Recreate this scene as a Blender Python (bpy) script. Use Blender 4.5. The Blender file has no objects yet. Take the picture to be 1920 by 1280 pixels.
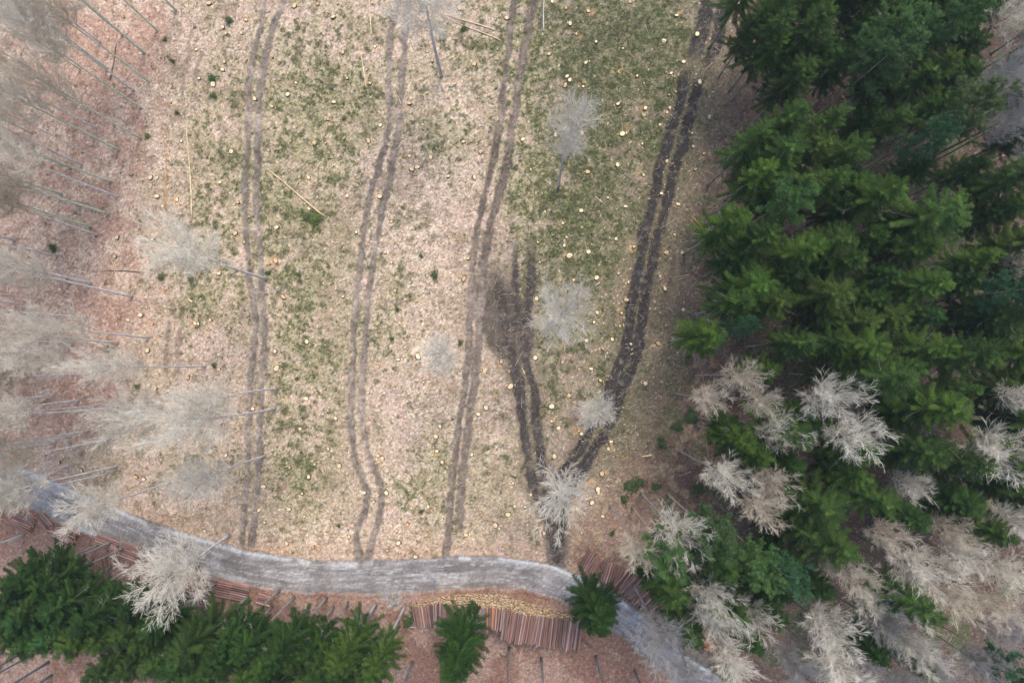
import bpy, math, random
import numpy as np
from mathutils import Vector, Euler, Matrix

R = math.radians
scene = bpy.context.scene
col = scene.collection

# ------------------------------------------------------------------ camera
H = 95.0
FPX = 1280.0                      # focal length in photo pixels (1920 wide)
cam_d = bpy.data.cameras.new('camera'); cam = bpy.data.objects.new('camera', cam_d); col.objects.link(cam)
cam_d.sensor_width = 36.0; cam_d.lens = 36.0*FPX/1920.0
cam_d.clip_start = 0.5; cam_d.clip_end = 3000
cam.location = (0, 0, H)
cam.rotation_euler = Euler((math.atan(40/1280), math.atan(20/1280), 0), 'XYZ')
scene.camera = cam
CR = np.array(cam.rotation_euler.to_matrix())

# ------------------------------------------------------------------ light
SUN_EL, SUN_AZ = 60.0, 20.0      # azimuth clockwise from +Y
world = bpy.data.worlds.new('World'); scene.world = world; world.use_nodes = True
nt = world.node_tree; nt.nodes.clear()
sky = nt.nodes.new('ShaderNodeTexSky'); sky.sky_type = 'NISHITA'; sky.sun_disc = False
sky.sun_elevation = R(SUN_EL); sky.sun_rotation = R(SUN_AZ); sky.dust_density = 3.0; sky.air_density = 1.2
bg = nt.nodes.new('ShaderNodeBackground'); bg.inputs['Strength'].default_value = 0.15
wo = nt.nodes.new('ShaderNodeOutputWorld')
nt.links.new(sky.outputs[0], bg.inputs[0]); nt.links.new(bg.outputs[0], wo.inputs[0])
sl = bpy.data.lights.new('sun', 'SUN'); sl.energy = 1.5; sl.angle = R(24); sl.color = (1.0, 0.95, 0.86)
sun = bpy.data.objects.new('sun', sl); col.objects.link(sun)
sd = Vector((math.sin(R(SUN_AZ))*math.cos(R(SUN_EL)), math.cos(R(SUN_AZ))*math.cos(R(SUN_EL)), math.sin(R(SUN_EL))))
sun.rotation_euler = sd.to_track_quat('Z', 'Y').to_euler(); sun.location = (0, 0, 150)
vs = scene.view_settings
vs.view_transform = 'Standard'; vs.look = 'None'; vs.gamma = 1.0; vs.use_curve_mapping = False
vs.exposure = 0.80
scene.cycles.max_bounces = 6; scene.cycles.diffuse_bounces = 3; scene.cycles.transmission_bounces = 3
scene.cycles.transparent_max_bounces = 4

# ------------------------------------------------------------------ helpers
def at(px, py, z=0.0):
    """photo pixel -> world point on the horizontal plane z"""
    d = CR @ np.array([px-960.0, 640.0-py, -FPX])
    k = (z-H)/d[2]
    return (d[0]*k, d[1]*k)

def project(X, Y, Z=0.0):
    v = np.stack([X, Y, np.zeros_like(X)+Z-H], -1) @ CR      # world -> camera (R^T v)
    return 960 + FPX*v[..., 0]/(-v[..., 2]), 640 - FPX*v[..., 1]/(-v[..., 2])

_lat = {}
def vnoise(x, y, seed):
    if seed not in _lat: _lat[seed] = np.random.RandomState(seed).rand(256, 256)
    g = _lat[seed]
    xi = np.floor(x).astype(int); yi = np.floor(y).astype(int)
    fx = x-xi; fy = y-yi
    fx = fx*fx*(3-2*fx); fy = fy*fy*(3-2*fy)
    x0 = xi & 255; x1 = (xi+1) & 255; y0 = yi & 255; y1 = (yi+1) & 255
    return (g[x0, y0]*(1-fx)+g[x1, y0]*fx)*(1-fy) + (g[x0, y1]*(1-fx)+g[x1, y1]*fx)*fy
def fbm(x, y, scale, octs, seed, rough=0.55):
    s = 0; a = 1.0; t = 0; f = 1.0/scale
    for o in range(octs):
        c, n = math.cos(o*1.1+seed), math.sin(o*1.1+seed)
        s = s + a*vnoise((x*c-y*n)*f+o*17.3+500, (x*n+y*c)*f+o*9.1+500, seed+o); t += a; a *= rough; f *= 2.03
    return s/t
def sstep(a, b, x):
    t = np.clip((x-a)/(b-a), 0, 1); return t*t*(3-2*t)

def poly_dist(P, Q, pts):
    """distance (px), signed side, arc length to a polyline given in photo px"""
    best = np.full(P.shape, 1e9); side = np.zeros(P.shape); arc = np.zeros(P.shape); acc = 0
    for (ax, ay), (bx, by) in zip(pts[:-1], pts[1:]):
        dx, dy = bx-ax, by-ay; L = math.hypot(dx, dy)
        t = np.clip(((P-ax)*dx+(Q-ay)*dy)/(L*L), 0, 1)
        ex = P-(ax+t*dx); ey = Q-(ay+t*dy); d = np.hypot(ex, ey)
        m = d < best
        best = np.where(m, d, best); side = np.where(m, (dx*ey-dy*ex)/L, side); arc = np.where(m, acc+t*L, arc); acc += L
    return best, side, arc
def smooth(pts, n=6):
    """Catmull-Rom through the picked points"""
    out = []; p = [pts[0]]+list(pts)+[pts[-1]]
    for i in range(1, len(p)-2):
        for k in range(n):
            t = k/n
            out.append(tuple(0.5*((2*p[i][j])+(-p[i-1][j]+p[i+1][j])*t+(2*p[i-1][j]-5*p[i][j]+4*p[i+1][j]-p[i+2][j])*t*t+(-p[i-1][j]+3*p[i][j]-3*p[i+1][j]+p[i+2][j])*t**3) for j in (0, 1)))
    out.append(tuple(pts[-1])); return out

def tag(o, label=None, cat=None, group=None, kind=None):
    if label: o['label'] = label
    if cat: o['category'] = cat
    if group: o['group'] = group
    if kind: o['kind'] = kind
    return o

def mesh_np(name, V, F, mat=None, smooth_=False, attrs=None, matidx=None):
    """V (n,3), F (m,k) with one polygon size"""
    me = bpy.data.meshes.new(name)
    n, m, k = len(V), len(F), F.shape[1]
    me.vertices.add(n); me.vertices.foreach_set('co', np.ascontiguousarray(V, dtype=np.float32).ravel())
    me.loops.add(m*k); me.loops.foreach_set('vertex_index', np.ascontiguousarray(F, dtype=np.int32).ravel())
    me.polygons.add(m); me.polygons.foreach_set('loop_start', np.arange(0, m*k, k, dtype=np.int32))
    me.polygons.foreach_set('loop_total', np.full(m, k, dtype=np.int32))
    for mm in (mat if isinstance(mat, (list, tuple)) else [mat]):
        if mm: me.materials.append(mm)
    if matidx is not None: me.polygons.foreach_set('material_index', matidx.astype(np.int32))
    me.update(calc_edges=True)
    if smooth_: me.polygons.foreach_set('use_smooth', np.ones(m, dtype=bool))
    for an, av in (attrs or {}).items():
        if av.ndim == 1:
            a = me.attributes.new(an, 'FLOAT', 'POINT'); a.data.foreach_set('value', av.astype(np.float32))
        else:
            a = me.attributes.new(an, 'FLOAT_COLOR', 'POINT'); a.data.foreach_set('color', np.ascontiguousarray(av, dtype=np.float32).ravel())
    return me
def link(name, me, parent=None):
    o = bpy.data.objects.new(name, me); col.objects.link(o)
    if parent: o.parent = parent
    return o

def prisms(P0, P1, r0, r1, n=3):
    """many tapered n-sided sticks at once; returns V, F(quads)"""
    P0 = np.asarray(P0, float); P1 = np.asarray(P1, float); m = len(P0)
    r0 = np.broadcast_to(r0, (m,)); r1 = np.broadcast_to(r1, (m,))
    d = P1-P0; d = d/np.maximum(np.linalg.norm(d, axis=1, keepdims=True), 1e-9)
    ref = np.where(np.abs(d[:, 2:3]) > 0.9, np.array([[1.0, 0, 0]]), np.array([[0, 0, 1.0]]))
    u = np.cross(d, ref); u /= np.linalg.norm(u, axis=1, keepdims=True); w = np.cross(d, u)
    a = np.arange(n)*2*np.pi/n
    ring = u[:, None, :]*np.cos(a)[None, :, None] + w[:, None, :]*np.sin(a)[None, :, None]
    A = P0[:, None, :]+ring*r0[:, None, None]; B = P1[:, None, :]+ring*r1[:, None, None]
    V = np.concatenate([A, B], 1).reshape(-1, 3)
    b = (np.arange(m)*2*n)[:, None]; i = np.arange(n)[None, :]; j = (np.arange(n)+1) % n; j = j[None, :]
    F = np.stack([b+i, b+j, b+n+j, b+n+i], -1).reshape(-1, 4)
    return V, F
def tube_path(pts, rad, n=8, capped=True):
    """one continuous tube along a path, quads; ends closed with tiny rings"""
    pts = [np.array(p, float) for p in pts]; rad = list(rad)
    if capped:
        pts = [pts[0]]+pts+[pts[-1]]; rad = [1e-3]+rad+[1e-3]
    V = []; prev = None
    for i, p in enumerate(pts):
        a = pts[max(i-1, 0)]; b = pts[min(i+1, len(pts)-1)]; d = b-a
        if np.linalg.norm(d) < 1e-9: d = (pts[i+2]-b) if i == 0 else (a-pts[i-2])
        d = d/np.linalg.norm(d)
        if prev is None:
            ref = np.array([1.0, 0, 0]) if abs(d[2]) > 0.9 else np.array([0, 0, 1.0])
            u = np.cross(d, ref)
        else: u = prev-d*np.dot(prev, d)
        u /= np.linalg.norm(u); prev = u; w = np.cross(d, u)
        for k in range(n):
            t = 2*math.pi*k/n; V.append(p+rad[i]*(u*math.cos(t)+w*math.sin(t)))
    F = [[i*n+k, i*n+(k+1) % n, (i+1)*n+(k+1) % n, (i+1)*n+k] for i in range(len(pts)-1) for k in range(n)]
    return np.array(V), np.array(F)

# ------------------------------------------------------------------ materials
def new_mat(name):
    m = bpy.data.materials.new(name); m.use_nodes = True; t = m.node_tree; t.nodes.clear()
    out = t.nodes.new('ShaderNodeOutputMaterial'); return m, t, out
def N(t, kind, **kw):
    n = t.nodes.new(kind)
    for k, v in kw.items():
        if k in n.inputs: n.inputs[k].default_value = v
        else: setattr(n, k, v)
    return n
def mixc(t, fac, a, b, blend='MIX'):
    m = t.nodes.new('ShaderNodeMix'); m.data_type = 'RGBA'; m.blend_type = blend
    for s, v in ((0, fac), (6, a), (7, b)):
        if hasattr(v, 'is_output'): t.links.new(v, m.inputs[s])
        else: m.inputs[s].default_value = v if s == 0 else (*v, 1)[:4]
    return m.outputs[2]
def noise(t, scale, detail=4, rough=0.6, vec=None, dist=0.0):
    n = t.nodes.new('ShaderNodeTexNoise'); n.inputs['Scale'].default_value = scale
    n.inputs['Detail'].default_value = detail; n.inputs['Roughness'].default_value = rough; n.inputs['Distortion'].default_value = dist
    if vec: t.links.new(vec, n.inputs['Vector'])
    return n.outputs[0]
def ramp(t, src, stops):
    r = t.nodes.new('ShaderNodeValToRGB'); e = r.color_ramp.elements
    while len(e) < len(stops): e.new(0.5)
    for i, (p, c) in enumerate(stops): e[i].position = p; e[i].color = (c, c, c, 1) if isinstance(c, (int, float)) else (*c, 1)
    t.links.new(src, r.inputs[0]); return r.outputs[0]

def terrain_mat():
    m, t, out = new_mat('ground_cover')
    at_ = N(t, 'ShaderNodeAttribute', attribute_name='albedo'); a = at_.outputs['Color']; al = at_.outputs['Alpha']
    tc = N(t, 'ShaderNodeTexCoord').outputs['Object']
    n1 = ramp(t, noise(t, 2.2, 8, 0.75, tc), [(0.30, 0.50), (0.5, 0.98), (0.72, 1.60)])
    n2 = ramp(t, noise(t, 9.0, 5, 0.7, tc, 1.0), [(0.3, 0.5), (0.5, 1.0), (0.7, 1.6)])
    c = mixc(t, al, a, n1, 'MULTIPLY'); c = mixc(t, al, c, n2, 'MULTIPLY')
    # small warm / cool hue wander
    hu = ramp(t, noise(t, 1.1, 5, 0.7, tc), [(0.35, (1.06, 0.99, 0.90)), (0.65, (0.95, 1.0, 1.07))])
    c = mixc(t, 1.0, c, hu, 'MULTIPLY')
    b = N(t, 'ShaderNodeBsdfPrincipled'); b.inputs['Roughness'].default_value = 0.95; b.inputs['Specular IOR Level'].default_value = 0.15
    bp = N(t, 'ShaderNodeBump'); bp.inputs['Strength'].default_value = 0.7; bp.inputs['Distance'].default_value = 0.12
    t.links.new(noise(t, 4.0, 8, 0.75, tc), bp.inputs['Height'])
    t.links.new(c, b.inputs['Base Color']); t.links.new(bp.outputs[0], b.inputs['Normal']); t.links.new(b.outputs[0], out.inputs[0])
    return m
def shade_mat(name, lo, hi, transl=0.0, use_obj=True, rough=0.8, nscale=None):
    """colour from the per-strand 'shade' attribute, tinted per object"""
    m, t, out = new_mat(name)
    s = N(t, 'ShaderNodeAttribute', attribute_name='shade').outputs['Fac']
    c = ramp(t, s, [(0.0, lo), (1.0, hi)])
    if nscale:
        tc = N(t, 'ShaderNodeTexCoord').outputs['Object']
        c = mixc(t, 1.0, c, ramp(t, noise(t, nscale, 4, 0.7, tc), [(0.3, 0.6), (0.7, 1.35)]), 'MULTIPLY')
    if use_obj:
        oi = N(t, 'ShaderNodeObjectInfo'); c = mixc(t, 1.0, c, oi.outputs['Color'], 'MULTIPLY')
    b = N(t, 'ShaderNodeBsdfPrincipled'); b.inputs['Roughness'].default_value = rough; b.inputs['Specular IOR Level'].default_value = 0.2
    t.links.new(c, b.inputs['Base Color'])
    if transl:
        tr = N(t, 'ShaderNodeBsdfTranslucent'); t.links.new(c, tr.inputs[0])
        mx = N(t, 'ShaderNodeMixShader'); mx.inputs[0].default_value = transl
        t.links.new(b.outputs[0], mx.inputs[1]); t.links.new(tr.outputs[0], mx.inputs[2]); t.links.new(mx.outputs[0], out.inputs[0])
    else: t.links.new(b.outputs[0], out.inputs[0])
    return m
def bark_mat(name, lo, hi, scale=3.0, stretch=(1, 1, 0.15), use_obj=True):
    m, t, out = new_mat(name)
    tc = N(t, 'ShaderNodeTexCoord').outputs['Object']
    mp = N(t, 'ShaderNodeMapping'); mp.inputs['Scale'].default_value = stretch; t.links.new(tc, mp.inputs['Vector'])
    c = ramp(t, noise(t, scale*3, 6, 0.7, mp.outputs[0]), [(0.3, lo), (0.7, hi)])
    c = mixc(t, 1.0, c, ramp(t, noise(t, scale*0.4, 3, 0.6, tc), [(0.35, 0.75), (0.65, 1.2)]), 'MULTIPLY')
    if use_obj:
        oi = N(t, 'ShaderNodeObjectInfo'); c = mixc(t, 1.0, c, oi.outputs['Color'], 'MULTIPLY')
    b = N(t, 'ShaderNodeBsdfPrincipled'); b.inputs['Roughness'].default_value = 0.9; b.inputs['Specular IOR Level'].default_value = 0.2
    bp = N(t, 'ShaderNodeBump'); bp.inputs['Strength'].default_value = 0.5; bp.inputs['Distance'].default_value = 0.03
    t.links.new(noise(t, scale*4, 5, 0.7, mp.outputs[0]), bp.inputs['Height']); t.links.new(bp.outputs[0], b.inputs['Normal'])
    t.links.new(c, b.inputs['Base Color']); t.links.new(b.outputs[0], out.inputs[0]); return m

M_ground = terrain_mat()
M_needle = shade_mat('spruce_needles', (0.010, 0.036, 0.012), (0.135, 0.235, 0.045), 0.25)
M_pine = shade_mat('pine_needles', (0.035, 0.085, 0.035), (0.130, 0.200, 0.070), 0.25)
M_twig = shade_mat('bare_twigs', (0.52, 0.48, 0.43), (0.95, 0.92, 0.86), 0.4)
M_dead = shade_mat('dead_branches', (0.22, 0.19, 0.16), (0.50, 0.46, 0.42), 0.0, use_obj=False)
M_bark = bark_mat('grey_bark', (0.27, 0.26, 0.25), (0.52, 0.51, 0.50))
M_log = bark_mat('log_bark', (0.11, 0.065, 0.055), (0.40, 0.27, 0.24), 2.0, (0.2, 1, 1))
M_cut = bark_mat('cut_wood', (0.44, 0.29, 0.11), (0.72, 0.52, 0.26), 4.0, (1, 1, 1))
M_stumpbark = bark_mat('stump_bark', (0.08, 0.06, 0.045), (0.20, 0.15, 0.11), 3.0)
M_stumpcut = bark_mat('stump_cut', (0.56, 0.44, 0.27), (0.86, 0.74, 0.52), 3.0, (1, 1, 1))
M_pole = bark_mat('peeled_pole', (0.42, 0.33, 0.22), (0.72, 0.60, 0.44), 2.0, (1, 1, 1))
M_debris = shade_mat('dead_twigs', (0.11, 0.08, 0.06), (0.74, 0.62, 0.46), 0.0, use_obj=False)
M_grass = shade_mat('grass_blades', (0.085, 0.115, 0.035), (0.27, 0.28, 0.12), 0.25, use_obj=False)
M_shrub = shade_mat('shrub_leaves', (0.08, 0.125, 0.05), (0.21, 0.26, 0.11), 0.3)

# ------------------------------------------------------------------ picked lines (photo pixels)
ROAD = smooth([(-140, 800), (-60, 848), (0, 885), (50, 915), (130, 950), (250, 1000), (350, 1033), (450, 1060), (560, 1077), (700, 1081), (850, 1073), (960, 1073), (1040, 1090), (1120, 1125), (1175, 1165), (1225, 1210), (1290, 1262), (1400, 1340)])
T = {
 't1a': [(499, -40), (497, 0), (480, 90), (467, 170), (463, 300), (459, 400), (468, 520), (478, 600), (472, 700), (466, 800), (462, 900), (452, 1020)],
 't1b': [(535, -40), (530, 0), (505, 80), (485, 190), (484, 290), (480, 380), (488, 470), (490, 560), (497, 630), (492, 720), (487, 800), (483, 900), (470, 1022)],
 't2a': [(750, -40), (745, 0), (733, 80), (728, 160), (730, 220), (715, 300), (700, 350), (685, 420), (675, 490), (668, 560), (662, 640), (660, 720), (657, 800), (668, 870), (688, 920), (682, 960), (668, 1000), (675, 1052)],
 't2b': [(766, -40), (762, 30), (757, 80), (753, 150), (748, 230), (737, 310), (720, 380), (710, 430), (700, 490), (690, 560), (687, 630), (682, 700), (678, 780), (690, 850), (712, 905), (716, 950), (700, 1000), (690, 1052)],
 't3a': [(968, -40), (965, 0), (957, 60), (945, 150), (938, 230), (925, 300), (908, 360), (897, 420), (888, 490), (885, 560), (880, 640), (873, 720), (860, 800), (850, 870), (843, 950), (835, 1045)],
 't3b': [(1004, -40), (1000, 0), (990, 60), (975, 130), (967, 200), (955, 280), (945, 330), (925, 400), (915, 450), (905, 520), (900, 600), (895, 680), (885, 750), (875, 830), (865, 900), (860, 990)],
 't4a': [(925, 480), (935, 540), (945, 600), (955, 650), (972, 720), (982, 800), (990, 870), (1008, 930), (1030, 985), (1045, 1045)],
 't4b': [(992, 430), (998, 500), (988, 590), (982, 660), (1000, 730), (1008, 800), (1015, 870), (1030, 940), (1045, 1000)],
 't4c': [(968, 440), (966, 520), (966, 580), (962, 640)],
 't5a': [(1334, -40), (1330, 0), (1318, 50), (1303, 100), (1283, 150), (1270, 210), (1250, 270), (1235, 330), (1222, 390), (1208, 440), (1197, 500), (1188, 560), (1180, 620), (1165, 680), (1140, 740), (1120, 790), (1080, 850), (1050, 910), (1040, 990), (1045, 1050)],
 't5b': [(1362, -40), (1358, 0), (1350, 50), (1338, 95), (1310, 160), (1295, 220), (1275, 290), (1258, 350), (1240, 420), (1225, 480), (1213, 540), (1203, 610), (1190, 670), (1165, 735), (1148, 790), (1110, 850), (1075, 910), (1052, 960), (1048, 1020)],
 't0a': [(362, 60), (352, 110), (344, 150), (342, 200)],
 't0b': [(378, 100), (366, 140), (370, 190)],
 't0c': [(328, 560), (316, 620), (308, 740)],
 't0d': [(338, 490), (340, 560), (335, 640), (328, 735)],
 't6a': [(1300, 700), (1272, 750), (1232, 800)],
 't6b': [(1262, 480), (1255, 530), (1240, 580)],
}
T = {k: smooth(v, 3) for k, v in T.items()}
WID = dict(t1a=5.6, t1b=6.2, t2a=6, t2b=6, t3a=6.4, t3b=8, t4a=9.5, t4b=8.5, t4c=6, t5a=10.5, t5b=10, t0a=4.5, t0b=4, t0c=4, t0d=5, t6a=8, t6b=5)
MUD = dict(t1=(0.205, 0.170, 0.145), t2=(0.185, 0.152, 0.130), t3=(0.150, 0.120, 0.100), t4=(0.060, 0.050, 0.048), t5=(0.038, 0.034, 0.036), t0=(0.17, 0.13, 0.10), t6=(0.11, 0.08, 0.06))
def crop(ox, oy, L): return [(ox+a/2.977, oy+b/2.977) for a, b in L]
ST = crop(480, 0, [(213, 30), (343, 20), (453, 18), (430, 97), (90, 318), (483, 290), (663, 258), (508, 437), (637, 465), (220, 460), (175, 525), (87, 593), (432, 568), (398, 665), (195, 680), (693, 697), (387, 798), (325, 798), (627, 785), (425, 925), (292, 990), (232, 1020), (508, 1092), (295, 1165), (113, 1268), (1135, 48), (1400, 100), (953, 517), (858, 580), (930, 693), (1220, 355), (1158, 790), (1253, 847), (975, 875), (900, 932), (868, 945), (857, 870), (690, 1095), (985, 340), (1219, 988), (1075, 985), (755, 1235)])
ST += crop(960, 0, [(300, 45), (425, 60), (360, 188), (470, 235), (622, 268), (848, 228), (920, 87), (1268, 12), (1035, 190), (207, 300), (413, 350), (307, 426), (298, 473), (322, 447), (398, 482), (595, 400), (698, 424), (738, 463), (890, 407), (960, 342), (592, 578), (745, 604), (883, 600), (868, 625), (93, 678), (390, 740), (617, 747), (640, 740), (727, 803), (827, 695), (243, 752), (60, 778), (105, 945), (590, 920), (423, 957), (865, 900), (1005, 745), (1103, 650), (1010, 817), (1025, 945), (1070, 857), (537, 1103), (635, 1150), (388, 1175), (185, 1182), (833, 1080), (928, 1138), (735, 975), (1050, 455), (877, 528), (285, 1245), (322, 133), (660, 10), (225, 10), (915, 512)])
ST += crop(480, 430, [(108, 175), (560, 15), (150, 375), (485, 375), (105, 680), (112, 775), (283, 625), (443, 1055), (403, 1225), (245, 1112), (278, 943), (720, 130), (755, 183), (1185, 162), (1110, 15), (775, 342), (898, 398), (800, 520), (883, 597), (825, 708), (903, 708), (793, 725), (680, 765), (945, 908), (1283, 995), (1240, 1030), (1008, 1237), (1205, 1255), (705, 1275), (1368, 740), (1260, 787), (1160, 275), (1025, 1100), (627, 910), (1003, 1155), (1420, 875)])
ST += crop(960, 430, [(145, 73), (305, 42), (582, 52), (428, 125), (320, 147), (680, 98), (908, 30), (863, 127), (953, 128), (155, 183), (593, 245), (828, 260), (473, 270), (345, 282), (652, 293), (853, 330), (640, 393), (338, 467), (475, 463), (612, 467), (457, 517), (603, 540), (958, 447), (415, 620), (560, 612), (508, 668), (665, 640), (817, 635), (130, 717), (280, 740), (372, 778), (443, 777), (492, 843), (745, 858), (320, 927), (220, 987), (405, 988), (222, 1070), (260, 1108), (388, 1140), (553, 1183), (540, 1225), (235, 1265), (293, 90), (137, 385)])
ST += crop(0, 0, [(1165, 17), (1370, 110), (1245, 153), (1262, 187), (1350, 155), (1348, 185), (1092, 275), (1240, 387), (1110, 437), (1187, 468), (1420, 550), (918, 763), (1010, 787), (1287, 843), (950, 570), (838, 990), (877, 990), (873, 1093), (985, 1112), (1225, 1015), (1330, 1130), (1303, 1143), (907, 1150), (1250, 345), (1375, 335)])
ST += crop(0, 430, [(640, 150), (1218, 245), (1060, 397), (1172, 505), (1088, 525), (1107, 525), (1257, 538), (1282, 552), (783, 478), (815, 437), (712, 505), (850, 525), (820, 675), (1220, 780), (1045, 828), (1187, 882), (1360, 70), (848, 55), (650, 45), (1310, 20), (870, 890), (625, 1103), (1412, 1000), (1010, 130)])
ST += crop(0, 850, [(328, 50), (455, 95), (752, 130), (800, 143), (1100, 285), (1137, 433), (1260, 10)])
ST += crop(480, 850, [(703, 30), (463, 68), (326, 60), (188, 78), (295, 130), (38, 185), (257, 223), (183, 312), (267, 352), (48, 385), (600, 220), (728, 218), (658, 268), (517, 465), (170, 502), (322, 520), (1040, 48), (1205, 7), (988, 8), (1040, 370), (960, 297), (865, 450), (845, 397), (785, 430), (797, 498), (828, 128), (1338, 400), (1173, 455), (1357, 420), (1408, 340), (12, 318), (733, 540), (890, 575), (680, 12)])
ST += crop(960, 850, [(237, 15), (5, 165), (503, 112), (440, 180), (485, 220), (447, 275), (362, 308), (507, 350), (388, 442), (180, 445), (478, 200), (370, 180), (75, 298), (15, 295), (105, 230)])
CHURN = [(908, 470), (925, 540), (945, 590), (958, 640), (968, 690)]

# ------------------------------------------------------------------ terrain grid
rng = np.random.RandomState(7)
GS = 0.18
gx = np.arange(-82, 80, GS); gy = np.arange(-56, 62, GS)
GX, GY = np.meshgrid(gx, gy, indexing='ij')
P, Q = project(GX, GY)
wob = (fbm(GX, GY, 2.2, 4, 3)-0.5)*9; wob2 = (fbm(GX, GY, 0.7, 2, 41)-0.5)*7
Pw, Qw = P+wob, Q+(fbm(GX, GY, 2.5, 4, 9)-0.5)*9
nA = fbm(GX, GY, 9, 5, 11); nB = fbm(GX, GY, 3.0, 5, 21); nC = fbm(GX, GY, 1.1, 3, 31, 0.7); nD = fbm(GX, GY, 5, 4, 51)
white = rng.rand(*GX.shape)
def C3(c): return np.array(c)[None, None, :]
def lerp(A, B, w): return A*(1-w[..., None]) + B*w[..., None]
def blob(cx, cy, rx, ry): return np.exp(-(((P-cx)/rx)**2+((Q-cy)/ry)**2))

alb = np.ones(GX.shape+(3,))*C3((0.39, 0.30, 0.222))
alb = lerp(alb, C3((0.49, 0.365, 0.295)), sstep(0.38, 0.58, nA))
pale = np.clip(blob(790, 430, 70, 110)+blob(780, 850, 80, 160)+blob(920, 850, 55, 60)+blob(820, 640, 70, 60)+0.7*blob(600, 1010, 90, 50)+0.8*blob(870, 180, 50, 80)+0.6*blob(350, 1000, 100, 40)+0.9*blob(310, 200, 40, 60), 0, 1)
alb = lerp(alb, C3((0.68, 0.52, 0.42)), sstep(0.38, 0.56, 0.55*nB+0.45*nC)*np.clip(0.15+pale, 0, 1))
alb = lerp(alb, C3((0.22, 0.155, 0.11)), sstep(0.50, 0.66, nD*0.45+nC*0.55)*0.65)
nE = fbm(GX, GY, 0.8, 3, 131, 0.75); nF = fbm(GX, GY, 1.6, 4, 141, 0.7)
alb = lerp(alb, C3((0.62, 0.50, 0.38)), sstep(0.56, 0.68, nE)*sstep(0.42, 0.6, nF)*0.7)
alb = lerp(alb, C3((0.42, 0.23, 0.11)), sstep(0.62, 0.72, nF)*sstep(0.45, 0.6, nE)*0.5)
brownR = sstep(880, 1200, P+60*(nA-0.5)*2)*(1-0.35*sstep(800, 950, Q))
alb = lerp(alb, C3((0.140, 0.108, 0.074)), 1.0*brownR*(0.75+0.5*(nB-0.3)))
# green cover
g = (0.95*blob(1130, 120, 190, 260)+0.75*blob(1060, 420, 110, 160)+0.55*blob(620, 130, 130, 200)+0.5*blob(540, 420, 110, 200)+0.42*blob(400, 300, 60, 220)
     + 0.40*blob(740, 600, 60, 160)+0.42*blob(580, 700, 90, 180)+0.5*blob(560, 900, 70, 90)+0.35*blob(900, 900, 120, 120)+0.5*blob(1100, 700, 110, 130)+0.42*blob(830, 260, 50, 60)
     + 0.35*blob(330, 850, 110, 60)+0.4*blob(900, 60, 70, 80)+0.5*blob(1230, 850, 60, 50)+0.5*blob(380, 560, 60, 120)+0.45*blob(790, 900, 60, 80))
g = np.clip(g, 0, 0.95)
gn = 0.40*nB+0.35*nC+0.25*fbm(GX, GY, 0.5, 2, 77)
gn = 0.22*nB+0.38*nC+0.40*fbm(GX, GY, 0.45, 2, 77, 0.7)
green = sstep(-0.05, 0.15, g*0.26-(0.62-gn))*np.clip(0.40+g, 0, 0.85)
gcol = lerp(np.ones(GX.shape+(3,))*C3((0.265, 0.255, 0.125)), C3((0.085, 0.110, 0.045)), np.clip(sstep(0.50, 0.66, 0.5*nC+0.5*nE)*0.8+0.65*sstep(960, 1100, P), 0, 1))
soft = sstep(0.30, 0.62, 0.5*nB+0.5*nF)*np.clip(g*1.35+0.12, 0, 0.8)
alb = lerp(alb, gcol*1.12, soft*0.75)
alb = lerp(alb, gcol, green*0.9)
sawd = np.zeros(GX.shape)
for k_, (sx, sy) in enumerate(ST):
    wx, wy = at(sx, sy); i_ = int((wx-gx[0])/GS); j_ = int((wy-gy[0])/GS); rr_ = 9; sl_ = (slice(max(i_-rr_, 0), i_+rr_), slice(max(j_-rr_, 0), j_+rr_))
    aa_ = rng.rand()*6.28; ox_, oy_ = 0.35*math.cos(aa_), 0.35*math.sin(aa_); d_ = np.hypot(GX[sl_]-wx-ox_, GY[sl_]-wy-oy_)
    sawd[sl_] = np.maximum(sawd[sl_], np.exp(-(d_/(0.25+0.55*rng.rand()**2))**2)*(rng.rand() < 0.55))
alb = lerp(alb, lerp(np.ones(GX.shape+(3,))*C3((0.66, 0.50, 0.30)), C3((0.56, 0.30, 0.13)), sstep(0.5, 0.6, fbm(GX, GY, 6, 2, 151))), sawd*sstep(0.35, 0.6, nE)*0.75)
# woodland floors
bl = np.interp(Q, [0, 200, 430, 640, 760, 860, 1000], [325, 285, 262, 262, 235, 120, 30])
wl = sstep(40, -40, P-bl+90*(nB-0.5))
leafL = lerp(np.ones(GX.shape+(3,))*C3((0.40, 0.265, 0.205)), C3((0.50, 0.37, 0.29)), sstep(0.4, 0.65, nB))
leafL = lerp(leafL, C3((0.28, 0.155, 0.11)), sstep(0.50, 0.66, nC)*0.5)
alb = lerp(alb, leafL, wl*(1-green*0.3))
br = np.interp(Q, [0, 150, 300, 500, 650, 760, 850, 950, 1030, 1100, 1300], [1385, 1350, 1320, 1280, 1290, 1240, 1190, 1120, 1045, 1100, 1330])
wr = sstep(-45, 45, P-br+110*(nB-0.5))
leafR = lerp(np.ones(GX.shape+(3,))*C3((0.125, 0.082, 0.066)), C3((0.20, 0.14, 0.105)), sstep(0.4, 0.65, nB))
leafR = lerp(leafR, C3((0.28, 0.18, 0.135)), np.clip(blob(1160, 1000, 90, 60)+0.35*blob(1750, 1250, 200, 120), 0, 1))
leafR = lerp(leafR, C3((0.32, 0.24, 0.16)), sstep(0.5, 0.65, nC)*sstep(1450, 1300, P)*0.6)
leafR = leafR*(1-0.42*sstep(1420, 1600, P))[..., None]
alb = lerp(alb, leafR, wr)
alb = lerp(alb, C3((0.045, 0.075, 0.028)), sstep(0.52, 0.62, nB)*wr*sstep(1200, 1260, P)*0.6)
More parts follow.
